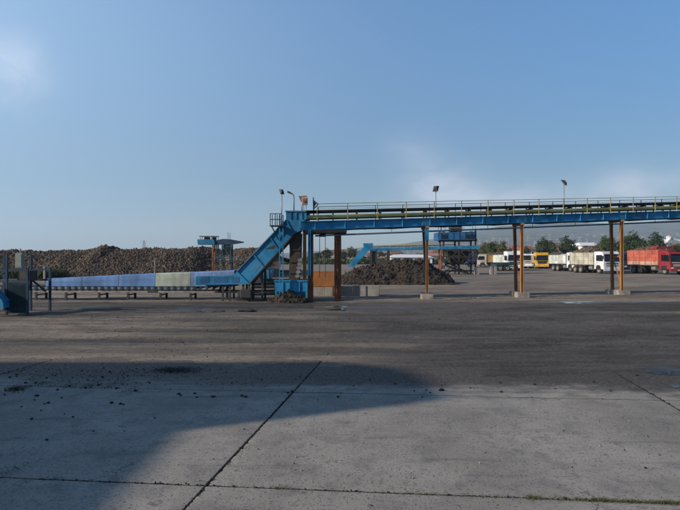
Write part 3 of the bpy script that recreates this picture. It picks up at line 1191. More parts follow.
for px in (148, 215):
    MB().bar(G(px, 291, -.03), G(px + 9, 291, -.03), .05, .16).build('bracket', M['dark'], gc)


def hood(p0, p1, y0, y1, mt):
    n_ = max(6, int((p1 - p0) / 2.6))
    prof = ((0, 0), (.01, .6), (.035, .9), (.11, .985), (.5, 1.0), (.86, .985), (.95, .9), (.97, 0))
    m_ = MB()
    xa, xb = Xp(p0, YG) + .01, Xp(p1, YG) - .01
    za, zb = Zp(y0, YG), Zp(y1, YG)
    z0 = Zp(286.4, YG)
    cols = []
    for i in range(n_ * 4 + 1):
        u = i / (n_ * 4)
        rib = 0.010 * mn.noise(Vector((p0 + u * 6, 3, 0)))
        zt = za + (zb - za) * u
        cols.append([(xa + (xb - xa) * u, YG - .03 + a * (GW + .02) - rib * (1 if a < .5 else -1), z0 + (zt - z0) * h + rib * (h > .8)) for a, h in prof])
    k = len(prof)
    for c in cols:
        m_.v += c
    m_.f = [(i * k + j, (i + 1) * k + j, (i + 1) * k + j + 1, i * k + j + 1) for i in range(len(cols) - 1) for j in range(k - 1)]
    o = m_.build('cover_panel', M[mt], gc)
    return o


def ytop(px):
    return float(np.interp(px, [46, 155, 190, 236], [278.6, 273.2, 272, 270.2]))


for p0, p1, mt in ((46, 82, 'hood_blue'), (82, 119, 'hood_blue'), (119, 155.5, 'hood_blue'), (155.5, 190.5, 'hood_green'),
                   (190.5, 212, 'hood_lilac'), (212, 234.5, 'hood_lilac')):
    hood(p0, p1, ytop(p0), ytop(p1), mt)
# rack of horizontal beams between incline and hopper
rk = thing('beam_rack', 'low rack of grey horizontal beams left of the blue hopper', 'rack', G(263, 300))
for py in (284, 287.5, 291, 294.8):
    MB().bar(G(250, py + .6, .5), G(275, py, .5), .3, .09).build('beam', M['conc'] if py in (287.5, 294.8) else M['dark'], rk)
for px in (252, 263.5, 274):
    MB().bar(G(px, 282, .5), (Xp(px, YG), YG + .5, -.05), .08, .08).build('post', M['dark'], rk)

# rust panel and low wall behind the head columns
pn = thing('rust_panel', 'rust-orange steel sheet fixed between the columns under the bridge head', 'panel', (Xp(323, 28.2), 28.2, .9))
for i in range(3):
    MB().box((Xp(315.5 + 8 * i, 28.2), 28.2, Zp(279.2, 28.2)), (.42, .04, .79)).build('sheet', M['rustpanel'], pn)
for py in (272.2, 286.2):
    MB().bar((Xp(311.5, 28.2), 28.25, Zp(py, 28.2)), (Xp(335.5, 28.2), 28.25, Zp(py, 28.2)), .06, .08).build('rail', M['rusty'], pn)
for px in (312.2, 334.6):
    MB().bar((Xp(px, 28.2), 28.26, Zp(272, 28.2)), (Xp(px, 28.2), 28.26, -.05), .07, .07).build('post', M['rusty'], pn)
WY = 28.9
wl = thing('low_wall', 'low pale concrete block wall below the rust-orange sheet', 'wall', (Xp(345, WY), WY, 0))
x0 = Xp(311, WY)
blk = MB().box((0, 0, .26), (.74, .32, .62)).mesh('concrete_block', M['conc_pale'], bevel=.02)
for i in range(5):
    inst('concrete_block', blk, wl, (x0 + .4 + .76 * i, WY + random.uniform(-.03, .03), random.uniform(-.03, .01)), random.uniform(-.03, .03))

# ================================================================== LEFT DRIVE STATION
YL = 19.2


def D(px, py, dy=0.0):
    return Vector((Xp(px, YL), YL + dy, Zp(py, YL)))


ds = thing('drive_station', 'dark blue steel frame with mesh panel and bright blue chute at far left', 'machine', (Xp(8, YL), YL, 0))
for px in (-22, 6.8, 27.5):
    for dy in (0, 1.5):
        top_y = 254 if px < 20 else 268.5
        MB().bar(D(px, top_y, dy), (Xp(px, YL), YL + dy, 0), .075, .075).build('post', M['navy'], ds)
for dy in (0, 1.5):
    for py, w in ((270.5, .07), (281.5, .07)):
        MB().bar(D(-22, py, dy), D(27.5, py, dy), w * .7, w).build('beam', M['navy'], ds)
    MB().bar(D(8, 281.5, dy), D(23, 294, dy), .05, .06).build('brace', M['navy'], ds)
    MB().bar(D(6.8, 270, dy), D(-8, 281, dy), .07, .07).build('brace', M['navy'], ds)
MB().box(D(3, 281, .75), (1.5, 1.5, .04)).build('platform', M['dark'], ds)
# mesh guard: frame and crossing bars
mg = MB()
for i in range(15):
    px = 9 + i * 1.25
    mg.bar(D(px, 282.5, -.02), D(px, 313, -.02), .045, .015)
mg = mg.build('guard_bars', M['teal'], ds)
MB().prism([(Xp(a, YL), Zp(c, YL)) for a, c in ((7.4, 289), (27, 283.5), (27, 313), (7.4, 313))], YL + .03, YL + .045).build('guard_sheet', M['teal'], ds)
# chute
c_ = MB().prism([(Xp(a, YL), Zp(c, YL)) for a, c in ((-24, 283), (-4, 284.5), (11, 301), (11.5, 307), (2, 307), (-12, 297), (-24, 297))], YL - .45, YL - .1)
c_ = c_.build('chute', M['blue'], ds)
MB().bar(D(-4, 284.3, -.28), D(11, 300.6, -.28), .42, .05).build('lip', M['blue_faded'], c_)
for q in ((-14, 284.5, -14, 296), (-3, 286, -3, 302), (5, 295.5, 5, 306)):
    MB().bar(D(q[0], q[1], -.46), D(q[2], q[3], -.46), .04, .05).build('rib', M['blue_faded'], c_)
MB().bar(D(2, 306, -.28), (Xp(2, YL), YL - .28, 0), .1, .1).build('chute_leg', M['navy'], ds)
MB().box(D(16, 276, .7), (.5, .5, .4)).build('motor', M['dark'], ds, bevel=.05)

# pale panel board on its pole, and a concrete post, in front of the beet pile
t = thing('switch_cabinet', 'tall pale green cabinet on a pole behind the dark blue frame', 'cabinet', (Xp(20, 46), 46, 0))
MB().box((Xp(20, 46), 46, Zp(260.5, 46)), (.62, .4, 1.3)).build('cabinet_body', M['cabin'], t, bevel=.02)
MB().box((Xp(20, 46), 45.78, Zp(260.5, 46)), (.5, .03, 1.1)).build('door', M['cabin'], t)
MB().tube((Xp(20, 46), 46.05, -.05), (Xp(20, 46), 46.05, Zp(248.5, 46)), .05, n=8).build('pole', M['grey'], t)
t = thing('marker_post', 'short pale concrete post at the left foot of the beet pile', 'post', (Xp(44.5, 44), 44, 0))
MB().bar((Xp(44.5, 44), 44, -.1), (Xp(44.5, 44), 44, Zp(266.5, 44)), .14, .14).build('shaft', M['conc_pale'], t, bevel=.02)
MB().box((Xp(44.5, 44), 44, Zp(266.2, 44)), (.2, .2, .06)).build('cap', M['conc_pale'], t)
t = thing('light_mast', 'thin pole rising above the pale green cover panels before the beet pile', 'mast', (Xp(155, 40), 40, 0))
MB().tube((Xp(155, 40), 40, -.1), (Xp(155, 40), 40, Zp(256, 40)), .05, .035, 8).build('pole', M['grey'], t)
MB().box((Xp(154.6, 40), 39.9, Zp(256.3, 40)), (.22, .2, .12)).build('lamp_head', M['dark'], t)

# ================================================================== PILES


def pieces(V0, N0, size, mat, name, nseg=6, elong=1.5, tones=(0.1, 1.0)):
    """many small lumps as one mesh: V0 positions, N0 count"""
    n = len(V0)
    # lump template: squashed octahedron-ish with a tapered end
    tpl = np.array([(1.25, 0, 0), (.3, .75, 0), (.3, 0, .75), (.3, -.75, 0), (.3, 0, -.75), (-.65, .5, .1), (-.65, -.1, .5), (-.65, -.5, -.1), (-.65, .1, -.5), (-.95, 0, 0)])
    tri = np.array([(0, 1, 2), (0, 2, 3), (0, 3, 4), (0, 4, 1), (1, 5, 2), (2, 5, 6), (2, 6, 3), (3, 6, 7), (3, 7, 4), (4, 7, 8), (4, 8, 1), (1, 8, 5),
                    (9, 6, 5), (9, 7, 6), (9, 8, 7), (9, 5, 8)])
    q = rng.normal(size=(n, 4))
    q /= np.linalg.norm(q, axis=1)[:, None]
    w, x, y, z = q.T
    Rm = np.stack([np.stack([1 - 2 * (y * y + z * z), 2 * (x * y - z * w), 2 * (x * z + y * w)], -1),
                   np.stack([2 * (x * y + z * w), 1 - 2 * (x * x + z * z), 2 * (y * z - x * w)], -1),
                   np.stack([2 * (x * z - y * w), 2 * (y * z + x * w), 1 - 2 * (x * x + y * y)], -1)], 1)
    sc = size * np.clip(np.exp(rng.normal(-.15, .42, n)), .35, 2.3)
    T = tpl[None] * rng.uniform(.8, 1.2, (n, len(tpl), 1))
    T = T * np.array([elong, 1, 1])
    P_ = np.einsum('nij,nkj->nki', Rm, T) * sc[:, None, None] + V0[:, None]
    F_ = tri[None] + (np.arange(n) * len(tpl))[:, None, None]
    tone = np.repeat(rng.uniform(*tones, n), len(tpl))
    return P_.reshape(-1, 3), F_.reshape(-1, 3), tone


def heap_mesh(name, xs, ys, hf, mat, lumps, size, tone0=.25, tones=(0, 1)):
    X, Y = np.meshgrid(xs, ys)
    Z = hf(X, Y)
    ny, nx = X.shape
    id_ = np.arange(nx * ny).reshape(ny, nx)
    t1 = np.stack([id_[:-1, :-1], id_[:-1, 1:], id_[1:, 1:]], -1).reshape(-1, 3)
    t2 = np.stack([id_[:-1, :-1], id_[1:, 1:], id_[1:, :-1]], -1).reshape(-1, 3)
    V = np.stack([X, Y, Z], -1).reshape(-1, 3)
    T = np.concatenate([t1, t2])
    tone = np.full(len(V), tone0)
    if len(lumps):
        z = hf(lumps[:, 0], lumps[:, 1])
        k = z > .03
        L3 = np.stack([lumps[k, 0], lumps[k, 1], z[k] + size * .15], -1)
        V2, T2, to2 = pieces(L3, 0, size, mat, name, tones=tones)
        T = np.concatenate([T, T2 + len(V)])
        V = np.concatenate([V, V2])
        tone = np.concatenate([tone, to2])
    o = bpy.data.objects.new(name, np_mesh(name, V, T, mat, attrs={'tone': tone}))
    COL.objects.link(o)
    return o


PKX = np.array([-120, -60, 0, 50, 85, 100, 112, 122, 140, 165, 185, 205, 220, 235, 255, 268, 278, 300])
PKY = np.array([251, 252, 251.6, 251.3, 249.8, 250, 247.2, 251, 249.6, 249.2, 248.2, 248.6, 249.5, 249, 248, 249, 256, 262])


def beet_h(x, y):
    px = 340 + F * x / 64.0
    hr = CAMZ + (HOR - np.interp(px, PKX, PKY)) / F * 64.0
    hr = np.clip(hr, 0, 9)
    foot = 55.5 + 2.5 * (fbm(x * .11, x * 0, 3, 61) - .5) + 3.0 * np.exp(-((x + 14.5) / 2.2) ** 2)
    f = sstep(-.6, 7.5, y - foot)
    z = hr * f ** .85
    z = z + (fbm(x * .45, y * .45, 4, 62) - .5) * .8 * f + (fbm(x * 1.7, y * 1.7, 2, 63) - .5) * .35 * f
    back = 1 - sstep(66, 84, y)
    return z * (.55 + .45 * back) - .12


bx = rng.uniform(-46, -8, 46000)
by = 55 + 11 * rng.beta(1.1, 1.3, 46000)
bp = heap_mesh('beet_pile', np.arange(-62, -6.5, .4), np.concatenate([np.arange(54, 68, .4), np.arange(68, 92, 2.0)]), beet_h, M['beet'], np.stack([bx, by], -1), .086, .3)
stuff(bp, 'long brown heap of harvested sugar beets behind the low conveyor', 'beet pile')

# low scrub strip along the left foot of the pile
sx, sy = rng.uniform(-40, -29, 5200), rng.uniform(49, 55.5, 5200)


def blades(P0, h, w, mat, name, lean=.5):
    n = len(P0)
    a = rng.uniform(0, 2 * np.pi, n)
    hh = h * rng.uniform(.5, 1.3, n)
    dx, dy = np.cos(a) * w, np.sin(a) * w
    lx_, ly_ = rng.normal(0, lean, n) * hh, rng.normal(0, lean, n) * hh
    z0 = np.zeros(n)
    A = P0 + np.stack([dx, dy, z0], -1)
    B = P0 - np.stack([dx, dy, z0], -1)
    Cc = P0 + np.stack([lx_, ly_, hh], -1)
    V = np.stack([A, B, Cc], 1).reshape(-1, 3)
    o = bpy.data.objects.new(name, np_mesh(name, V, np.arange(n * 3).reshape(-1, 3), mat))
    COL.objects.link(o)
    return o


stuff(blades(np.stack([sx, sy, np.zeros_like(sx)], -1), .95, .07, M['leaf'][0], 'scrub_grass'), 'dark scrub grass along the foot of the beet pile', 'grass')


def soil_h(x, y):
    prof = np.interp(x, [-.6, .2, 1.2, 2.2, 3.3, 4.6, 5.9, 6.9, 7.8, 8.6, 9.6], [0, .55, 1.25, 1.45, 1.7, 1.95, 2.08, 2.02, 1.6, .8, 0])
    d = np.abs(y - 43.2 - .8 * (fbm(x * .5, x * 0, 2, 71) - .5)) / 3.0
    f = np.clip(1 - d ** 1.5, 0, 1)
    return prof * f + (fbm(x * .9, y * .9, 4, 72) - .5) * .85 * np.sqrt(f) * (prof > .05) + (fbm(x * 2.6, y * 2.6, 3, 73) - .5) * .36 * (f > .02) * (prof > .05) - .05


so = heap_mesh('soil_mound', np.arange(-.8, 9.9, .13), np.arange(39.6, 46.8, .13), soil_h, M['soil'], np.stack([rng.uniform(-.4, 9.3, 2600), rng.uniform(40.2, 45, 2600)], -1), .065)
stuff(so, 'dark wet soil mound standing beyond the bridge', 'soil mound')


def spill_h(x, y):
    r_ = np.sqrt(((x + 2.45) / 1.15) ** 2 + ((y - 24.75) / .75) ** 2)
    return np.clip(1 - r_, 0, 1) * .62 + (fbm(x * 3, y * 3, 3, 75) - .5) * .16 * (r_ < 1) - .04


so = heap_mesh('spilled_soil', np.arange(-3.8, -1.1, .07), np.arange(23.9, 25.7, .07), spill_h, M['soil'], np.stack([rng.uniform(-3.6, -1.3, 500), rng.uniform(24, 25.5, 500)], -1), .045)
stuff(so, 'small spill of dark soil piled against the blue hopper', 'soil spill')

# ================================================================== STACKER BEHIND THE PILE FOOT
YS = 55.0


def K(px, py, dy=0.0):
    return Vector((Xp(px, YS), YS + dy, Zp(py, YS)))


sk = thing('beet_stacker', 'blue stacker machine with a pointed boom standing at the beet pile', 'machine', (Xp(222, YS), YS, 0))


def kpoly(pts):
    return [(Xp(a, YS), Zp(c, YS)) for a, c in pts]


MB().prism(kpoly([(198.5, 239.5), (214, 239.3), (215.5, 241), (215.5, 244.8), (199, 244.8)]), YS - .5, YS + .7).build('body', M['blue'], sk)
MB().prism(kpoly([(215.5, 240.5), (224, 239), (231, 239.4), (243, 241.6), (243, 242.6), (230, 244.6), (215.5, 244.6)]), YS - .35, YS + .55).build('boom', M['navy'], sk)
MB().bar(K(200, 236.4, .1), K(218, 236.4, .1), 1.0, .06).build('roof', M['dark'], sk)
for px in (201, 206, 212, 217):
    for dy in (-.3, .5):
        MB().bar(K(px, 236.4, dy), K(px, 240, dy), .04, .04).build('roof_post', M['navy'], sk)
MB().box(K(207, 238.4, .1), (.55, .5, .28)).build('winch', M['dark'], sk, bevel=.05)
MB().box(K(214, 238.5, .1), (.35, .5, .3)).build('motor', M['dark'], sk, bevel=.05)
for px, py in ((227.8, 232), (229.8, 233)):
    MB().tube(K(px, 239.3, .1), K(px, py, .1), .025, n=6).build('mast', M['dark'], sk)
for a, b_ in ((213.5, 213), (217, 216.5), (223, 222.5), (231.5, 231)):
    for dy in (-.3, .5):
        MB().bar(K(a, 244.6, dy), (Xp(b_, YS), YS + dy, -.1), .12, .12).build('leg', M['rusty'] if a < 215 else M['teal'], sk)
MB().box(K(227.3, 249.5, .1), (.75, .7, 1.1)).build('cab', M['teal'], sk, bevel=.04)
MB().box(K(227.3, 248.8, -.27), (.5, .03, .4)).build('window', M['glass'], sk)
MB().bar(K(214, 261.5, .1), K(241, 261.5, .1), 1.2, .12).build('deck', M['navy'], sk)
for px in (214, 219.5, 225, 230.5, 236, 241):
    MB().bar(K(px, 261, -.48), K(px, 257, -.48), .04, .04).build('rail_post', M['navy'], sk)
for py in (257.2, 259):
    MB().bar(K(214, py, -.48), K(241, py, -.48), .03, .04).build('rail', M['blue_faded'], sk)
for a, b_ in (((214, 262), (222, 275)), ((231, 262), (222, 275)), ((241, 261), (231, 272)), ((213.5, 246), (222, 256)), ((223, 246), (231, 256))):
    MB().bar(K(*a, -.3), K(*b_, -.3), .06, .07).build('brace', M['dark'], sk)
MB().bar(K(237, 266, .4), K(252, 258, .4), .5, .1).build('feed_belt', M['dark'], sk)

# blue dump skip and stack seen under the incline
t = thing('blue_skip', 'faded blue steel skip standing under the incline behind the conveyor', 'skip', (Xp(266, 36), 36, 0))
m_ = MB()
xa, xb = Xp(258, 36), Xp(273.5, 36)
za, zb_ = Zp(278.5, 36), Zp(268.5, 36)
m_.add([(xa + .15, 35.5, za), (xb - .15, 35.5, za), (xb - .15, 36.6, za), (xa + .15, 36.6, za), (xa, 35.4, zb_), (xb, 35.4, zb_), (xb, 36.7, zb_), (xa, 36.7, zb_)],
       [(0, 3, 2, 1), (0, 1, 5, 4), (1, 2, 6, 5), (2, 3, 7, 6), (3, 0, 4, 7)])
m_.build('bin', M['blue_faded'], t)
for a, b_ in (((xa, 35.4), (xb, 35.4)), ((xa, 36.7), (xb, 36.7))):
    MB().bar((*a, zb_), (*b_, zb_), .07, .07).build('rim', M['navy'], t)
for f_ in (.2, .5, .8):
    MB().bar((xa + (xb - xa) * f_, 35.41, zb_), (xa + (xb - xa) * f_, 35.47, za), .06, .05).build('rib', M['navy'], t)
for px in (259.5, 272):
    MB().bar((Xp(px, 36), 36, za), (Xp(px, 36), 36, -.05), .12, .9).build('skid', M['dark'], t)

# ================================================================== REAR CONVEYOR AND TOWER
YR = 64.0


def Q_(px, py, dy=0.0):
    return Vector((Xp(px, YR), YR + dy, Zp(py, YR)))


def qp(pts):
    return [(Xp(a, YR), Zp(c, YR)) for a, c in pts]


rc = thing('rear_conveyor', 'smaller blue conveyor with short incline standing behind the soil mound', 'conveyor', (Xp(410, YR), YR, 0))
for dy in (0, 1.1):
    MB().prism(qp([(347.5, 266.5), (366.5, 243.6), (371.5, 243), (373.5, 246), (372, 249.5), (368, 251), (354, 267)]), YR + dy, YR + dy + .06).build('incline_side', M['blue'], rc)
MB().prism(qp([(348, 266), (366.5, 243.8), (367.3, 244.4), (348.8, 266.6)]), YR + .061, YR + 1.099).build('incline_cover', M['blue_faded'], rc)
MB().prism(qp([(363.5, 243.2), (373, 243.2), (373, 246), (363.5, 246)]), YR + .07, YR + 1.09).build('head_box', M['blue'], rc)
for dy in (0, 1.1):
    MB().bar(Q_(372, 249.6, dy), Q_(480, 246.9, dy), .1, .36).build('girder', M['blue'], rc)
    MB().bar(Q_(372, 245.6, dy), Q_(440, 243.4, dy), .04, .06).build('handrail', M['olive'], rc)
for px in range(376, 440, 7):
    MB().bar(Q_(px, 249, -.06), Q_(px, 245.6 - (px - 376) * .03, -.06), .04, .04).build('rail_post', M['olive'], rc)
MB().bar(Q_(370, 247, .55), Q_(455, 244.6, .55), .8, .08).build('belt', M['rubber'], rc)
for px in (371.5, 376.5, 389, 441):
    for dy in (.05, 1.05):
        MB().bar(Q_(px, 249.5, dy), (Xp(px, YR), YR + dy, -.05), .2, .2).build('leg', M['dark'] if px < 400 else M['rusty'], rc)
MB().prism(qp([(371, 250), (377.5, 250), (376.5, 264), (372, 264)]), YR + .1, YR + 1.0).build('chute', M['brown'], rc)

tw = thing('transfer_tower', 'dark trussed tower with blue deck behind the bridge at the mound', 'tower', (Xp(457, 66.8), 66.8, 0))
YT = 66.8


def Tt(px, py, dy=0.0):
    return Vector((Xp(px, YT), YT + dy, Zp(py, YT)))


for px in (443.5, 459, 475.5):
    for dy in (0, 2.4):
        MB().bar(Tt(px, 230, dy), (Xp(px, YT), YT + dy, -.05), .2, .2).build('leg', M['dark'], tw)
for py, h in ((240, .3), (250, .25), (257, .15), (264, .15), (271, .15)):
    for dy in (0, 2.4):
        MB().bar(Tt(442, py, dy), Tt(477, py, dy), .12, h).build('beam', M['dark'], tw)
for a, b_ in (((443.5, 250), (459, 264)), ((459, 250), (443.5, 264)), ((459, 251), (475.5, 264)), ((475.5, 251), (459, 264)), ((443.5, 264), (475, 276)), ((459, 264), (443.5, 277))):
    for dy in (0, 2.4):
        MB().bar(Tt(*a, dy), Tt(*b_, dy), .1, .12).build('brace', M['dark'], tw)
MB().prism([(Xp(a, YT), Zp(c, YT)) for a, c in ((437.5, 232.5), (474.5, 231.5), (474.5, 239.8), (437.5, 240.2))], YT - .3, YT + 2.7).build('deck_house', M['blue_deep'], tw)
for px in (441, 447, 453, 459, 465, 471):
    MB().box(Tt(px, 235.8, -.32), (.06, .05, .85)).build('rib', M['navy'], tw)
for px, w in ((444, .5), (468, .55), (472.5, .3)):
    MB().box(Tt(px, 236.4, -.34), (w, .06, .5)).build('window', M['glass'], tw)
for px in (438, 441, 444.5, 472, 475):
    MB().bar(Tt(px, 232, -.3), Tt(px, 226.5, -.3), .05, .05).build('rail_post', M['navy'], tw)
MB().bar(Tt(437.5, 226.6, -.3), Tt(446, 226.6, -.3), .04, .05).build('rail', M['navy'], tw)
MB().box(Tt(457, 228, 1), (1.5, 1.2, .9)).build('drive_house', M['dark'], tw, bevel=.05)
for py in (225, 228, 230.5):
    MB().bar(Tt(450, py, .3), Tt(465, py, .3), .08, .08).build('louvre', M['grey'], tw)
MB().prism([(Xp(a, YT), Zp(c, YT)) for a, c in ((446, 250), (472, 250), (466, 263), (452, 263))], YT + .4, YT + 2.0).build('hopper', M['brown'], tw)
MB().bar(Tt(446, 262, -.2), Tt(474, 276, -.2), .5, .14).build('discharge_belt', M['brown'], tw)
for i, (px, lab) in enumerate(((442.3, 'pale concrete pier left of the trussed tower'), (476.5, 'pale concrete pier right of the trussed tower'))):
    p = MB().box((Xp(px, YT - .6), YT - .6, (1.0 if i == 0 else .45)), (.55, .55, 2.2 if i == 0 else 1.0)).build('concrete_pier', M['conc_pale'], at=(Xp(px, YT - .6), YT - .6, 0), bevel=.03)
    tag(p, lab, 'pier')

# ================================================================== TRUCKS
tyre_m = MB().lathe([(.30, -.13), (.47, -.14), (.52, -.10), (.52, .10), (.47, .14), (.30, .13)], (0, 0, 0), 'Y', 20).mesh('tyre', M['tyre'], smooth=False)
rim_m = MB().lathe([(.0, -.09), (.10, -.12), (.12, -.06), (.26, -.03), (.31, -.12), (.31, .12), (.26, .03), (.12, .06), (.10, .12), (0, .09)], (0, 0, 0), 'Y', 18).mesh('wheel', M['rim'])
pal = {}


def pcol(name, col, rust=.12, dust=.35):
    if name not in pal:
        pal[name] = paint(name, col, rust, .4, dust)
    return pal[name]


def truck(label, loc, head, L=7.4, cab='white', box='white', boxh=1.5, load=None, stripes=None, trim=None, ccol=None, bcol=None, cabh=2.95, skirts=False, closed=False, n_rear=2, stake=None, visor=True, topboard=None, bumper=None, rack=False):
    t = thing('truck', label, 'truck', (0, 0, 0), 'trucks parked on the far side of the yard')
    cm, bm_ = pcol(cab + '_cab_paint', ccol), pcol(box + '_box_paint', bcol, .3, .6)
    xf = L / 2
    xb = xf - 1.95
    # chassis
    c = MB()
    for s_ in (-1, 1):
        c.bar((-L / 2, s_ * .42, .86), (xf - .3, s_ * .42, .86), .09, .24)
    for x in np.linspace(-L / 2 + .1, xf - .5, 6):
        c.bar((x, -.42, .86), (x, .42, .86), .1, .16)
    c.build('chassis', M['dark'], t)
    # cab
    pr = [(xb, .62), (xf - .02, .62), (xf, 1.5), (xf - .13, 2.35), (xf - .34, cabh - .1), (xf - .55, cabh), (xb + .05, cabh), (xb, cabh - .1)]
    ca = MB().prism(pr, -1.22, 1.22).build('cab', cm, t, bevel=.05)
    # wheel arch shadow gap
    for s_ in (-1, 1):
        MB().prism([(xf - 1.62, .6), (xf - .56, .6), (xf - .62, 1.0), (xf - .85, 1.16), (xf - 1.33, 1.16), (xf - 1.55, 1.0)], s_ * 1.225 - .008, s_ * 1.225 + .008).build('wheel_arch', M['rubber'], ca)
        w_ = MB().prism([(xb + .42, 1.72), (xf - .12, 1.66), (xf - .24, 2.36), (xf - .36, 2.5), (xb + .42, 2.5)], s_ * 1.226 - .008, s_ * 1.226 + .008).build('side_window', M['glass'], t)
        d_ = MB().prism([(xb + .36, .98), (xf - .72, 1.2), (xf - .08, 1.25), (xf - .06, 1.6), (xb + .36, 1.64)], s_ * 1.226 - .006, s_ * 1.226 + .006).build('door', cm, t)
        MB().bar((xb + .5, s_ * 1.245, 1.5), (xb + .68, s_ * 1.245, 1.5), .03, .04).build('handle', M['dark'], d_)
        mi = MB().box((xf + .12, s_ * 1.42, 2.15), (.10, .16, .42)).bar((xf - .15, s_ * 1.2, 2.42), (xf + .1, s_ * 1.42, 2.35), .03, .03).build('mirror', M['dark'], t, bevel=.015)
        hl = MB().box((xf + .035, s_ * .93, .84), (.05, .34, .18)).build('headlight', M['lens'], t, bevel=.015)
    # windscreen on the raked front
    def fr(y, z, o=.012):
        x = float(np.interp(z, [.62, 1.5, 2.35, cabh - .1], [xf - .02, xf, xf - .13, xf - .34]))
        return (x + o, y, z)
    m_ = MB()
    ws = [fr(-1.08, 1.62), fr(1.08, 1.62), fr(1.08, 2.0), fr(-1.08, 2.0), fr(1.06, 2.35), fr(-1.06, 2.35), fr(1.0, 2.52), fr(-1.0, 2.52)]
    m_.add(ws, [(0, 1, 2, 3), (3, 2, 4, 5), (5, 4, 6, 7)])
    m_.build('windscreen', M['glass'], t)
    for y in (-.35, .5):
        MB().bar(fr(y, 1.62, .03), fr(y + .45, 1.95, .03), .02, .02, (0, 1, 0)).build('wiper', M['rubber'], t)
    gr = MB().add([fr(-.78, 1.0), fr(.78, 1.0), fr(.86, 1.46), fr(-.86, 1.46)], [(0, 1, 2, 3)]).build('grille', M['dark'], t)
    for z in (1.08, 1.2, 1.32):
        MB().bar(fr(-.76, z, .03), fr(.76, z, .03), .04, .05, (1, 0, 0)).build('slat', trim or cm, gr)
    MB().box((xf + .04, 0, 1.53), (.05, 1.9, .07)).build('trim_strip', trim or cm, t)
    MB().box((xf + .02, 0, .60), (.16, 2.46, .38)).build('bumper', bumper or trim or cm, t, bevel=.05)
    if rack:
        MB().box((xf - .75, 0, cabh + .14), (.9, 2.3, .1)).bar((xf - .4, -1.1, cabh), (xf - .4, -1.1, cabh + .2), .06, .06).bar((xf - .4, 1.1, cabh), (xf - .4, 1.1, cabh + .2), .06, .06).build('roof_rack', M['dark'], t)
    MB().box((xf + .11, 0, .58), (.02, .52, .11)).build('number_plate', M['plate'], t)
    if visor:
        MB().bar(fr(-1.08, 2.6, .12), fr(1.08, 2.6, .12), .2, .05, (1, 0, 0)).build('sun_visor', M['dark'], t)
    # wheels
    ax = [xf - 1.1] + [-L / 2 + 1.05 + 1.28 * i for i in range(n_rear)]
    for i, x in enumerate(ax):
        for s_ in (-1, 1):
            for off in ((1.02,) if i == 0 else (1.04, .72)):
                w_ = inst('wheel', rim_m, t, (x, s_ * off, .52))
                inst('tyre', tyre_m, w_, (x, s_ * off, .52))
    for s_ in (-1, 1):
        MB().box((-L / 2 + 1.05 + .64 * (n_rear - 1), s_ * .9, 1.12), (1.25 * n_rear + .2, .6, .04)).build('mudguard', M['rubber'], t)
    MB().lathe([(0, -.4), (.29, -.4), (.29, .4), (0, .4)], (.15 * L - .3, -.85, .76), 'X', 14).build('fuel_tank', M['grey'], t)
    MB().box((.15 * L - .3, .88, .74), (.7, .45, .45)).build('battery_box', M['dark'], t, bevel=.03)
    # cargo box
    b0, b1, zf = -L / 2 - .05, xb - .12, 1.2
    fl = MB().box(((b0 + b1) / 2, 0, zf - .06), (b1 - b0, 2.4, .12)).build('cargo_floor', M['dark'], t)
    zt = zf + boxh
    nb = max(3, int(boxh / .42))
    for s_ in (-1, 1):
        for q in range(nb):
            z0, z1 = zf + boxh * q / nb + .008, zf + boxh * (q + 1) / nb - .008
            mt = bm_ if not (stripes and q in stripes) else stripes[q]
            MB().box(((b0 + b1) / 2, s_ * 1.2, (z0 + z1) / 2), (b1 - b0 - .02, .045, z1 - z0)).build('side_board', mt, fl)
        n_s = 6
        for q in range(n_s):
            x = b0 + .05 + (b1 - b0 - .1) * q / (n_s - 1)
            MB().box((x, s_ * 1.245, zf + boxh / 2), (.085, .06, boxh + .04)).build('stake', stake or bm_, fl)
        MB().box(((b0 + b1) / 2, s_ * 1.21, zt + .02), (b1 - b0, .1, .06)).build('top_rail', stake or bm_, fl)
    MB().box((b1 - .03, 0, zf + boxh / 2 + .05), (.06, 2.38, boxh + .1)).build('headboard', bm_, fl)
    MB().box((b0 + .03, 0, zf + boxh / 2), (.06, 2.38, boxh)).build('tailgate', bm_, fl)
    if topboard:
        MB().box((b1 - .95, 0, zt + .28), (1.2, 2.3, .42)).build('top_board', topboard, fl)
    if closed:
        MB().box(((b0 + b1) / 2, 0, zt + .03), (b1 - b0, 2.46, .08)).build('roof_sheet', M['hood_lilac'] if closed == 1 else bm_, fl)
    t.location = loc
    t.rotation_euler = (0, 0, R(head))
    if load:
        lm = MB()
        nxx, nyy = 26, 14
        hh = load[0]
        for j in range(nyy + 1):
            for i in range(nxx + 1):
                u, v = i / nxx, j / nyy
                z = zt - .12 + hh * (4 * u * (1 - u)) ** .6 * (4 * v * (1 - v)) ** .6 + .22 * mn.noise(Vector((u * 7 + loc[0], v * 5, 1)))
                lm.v.append((b0 + .08 + (b1 - b0 - .16) * u, -1.14 + 2.28 * v, z))
        w1 = nxx + 1
        lm.f = [(j * w1 + i, j * w1 + i + 1, (j + 1) * w1 + i + 1, (j + 1) * w1 + i) for j in range(nyy) for i in range(nxx)]
        n_l = 420
        u, v = rng.uniform(.02, .98, n_l), rng.uniform(.03, .97, n_l)
        LV = np.stack([b0 + .08 + (b1 - b0 - .16) * u, -1.14 + 2.28 * v, zt - .08 + hh * (4 * u * (1 - u)) ** .6 * (4 * v * (1 - v)) ** .6], -1)
        V2, T2, to2 = pieces(LV, 0, .12, None, 'x', tones=load[2])
        k = len(lm.v)
        V = np.concatenate([np.array(lm.v), V2])
        q4 = np.array(lm.f)
        T = np.concatenate([q4[:, [0, 1, 2]], q4[:, [0, 2, 3]], T2 + k])
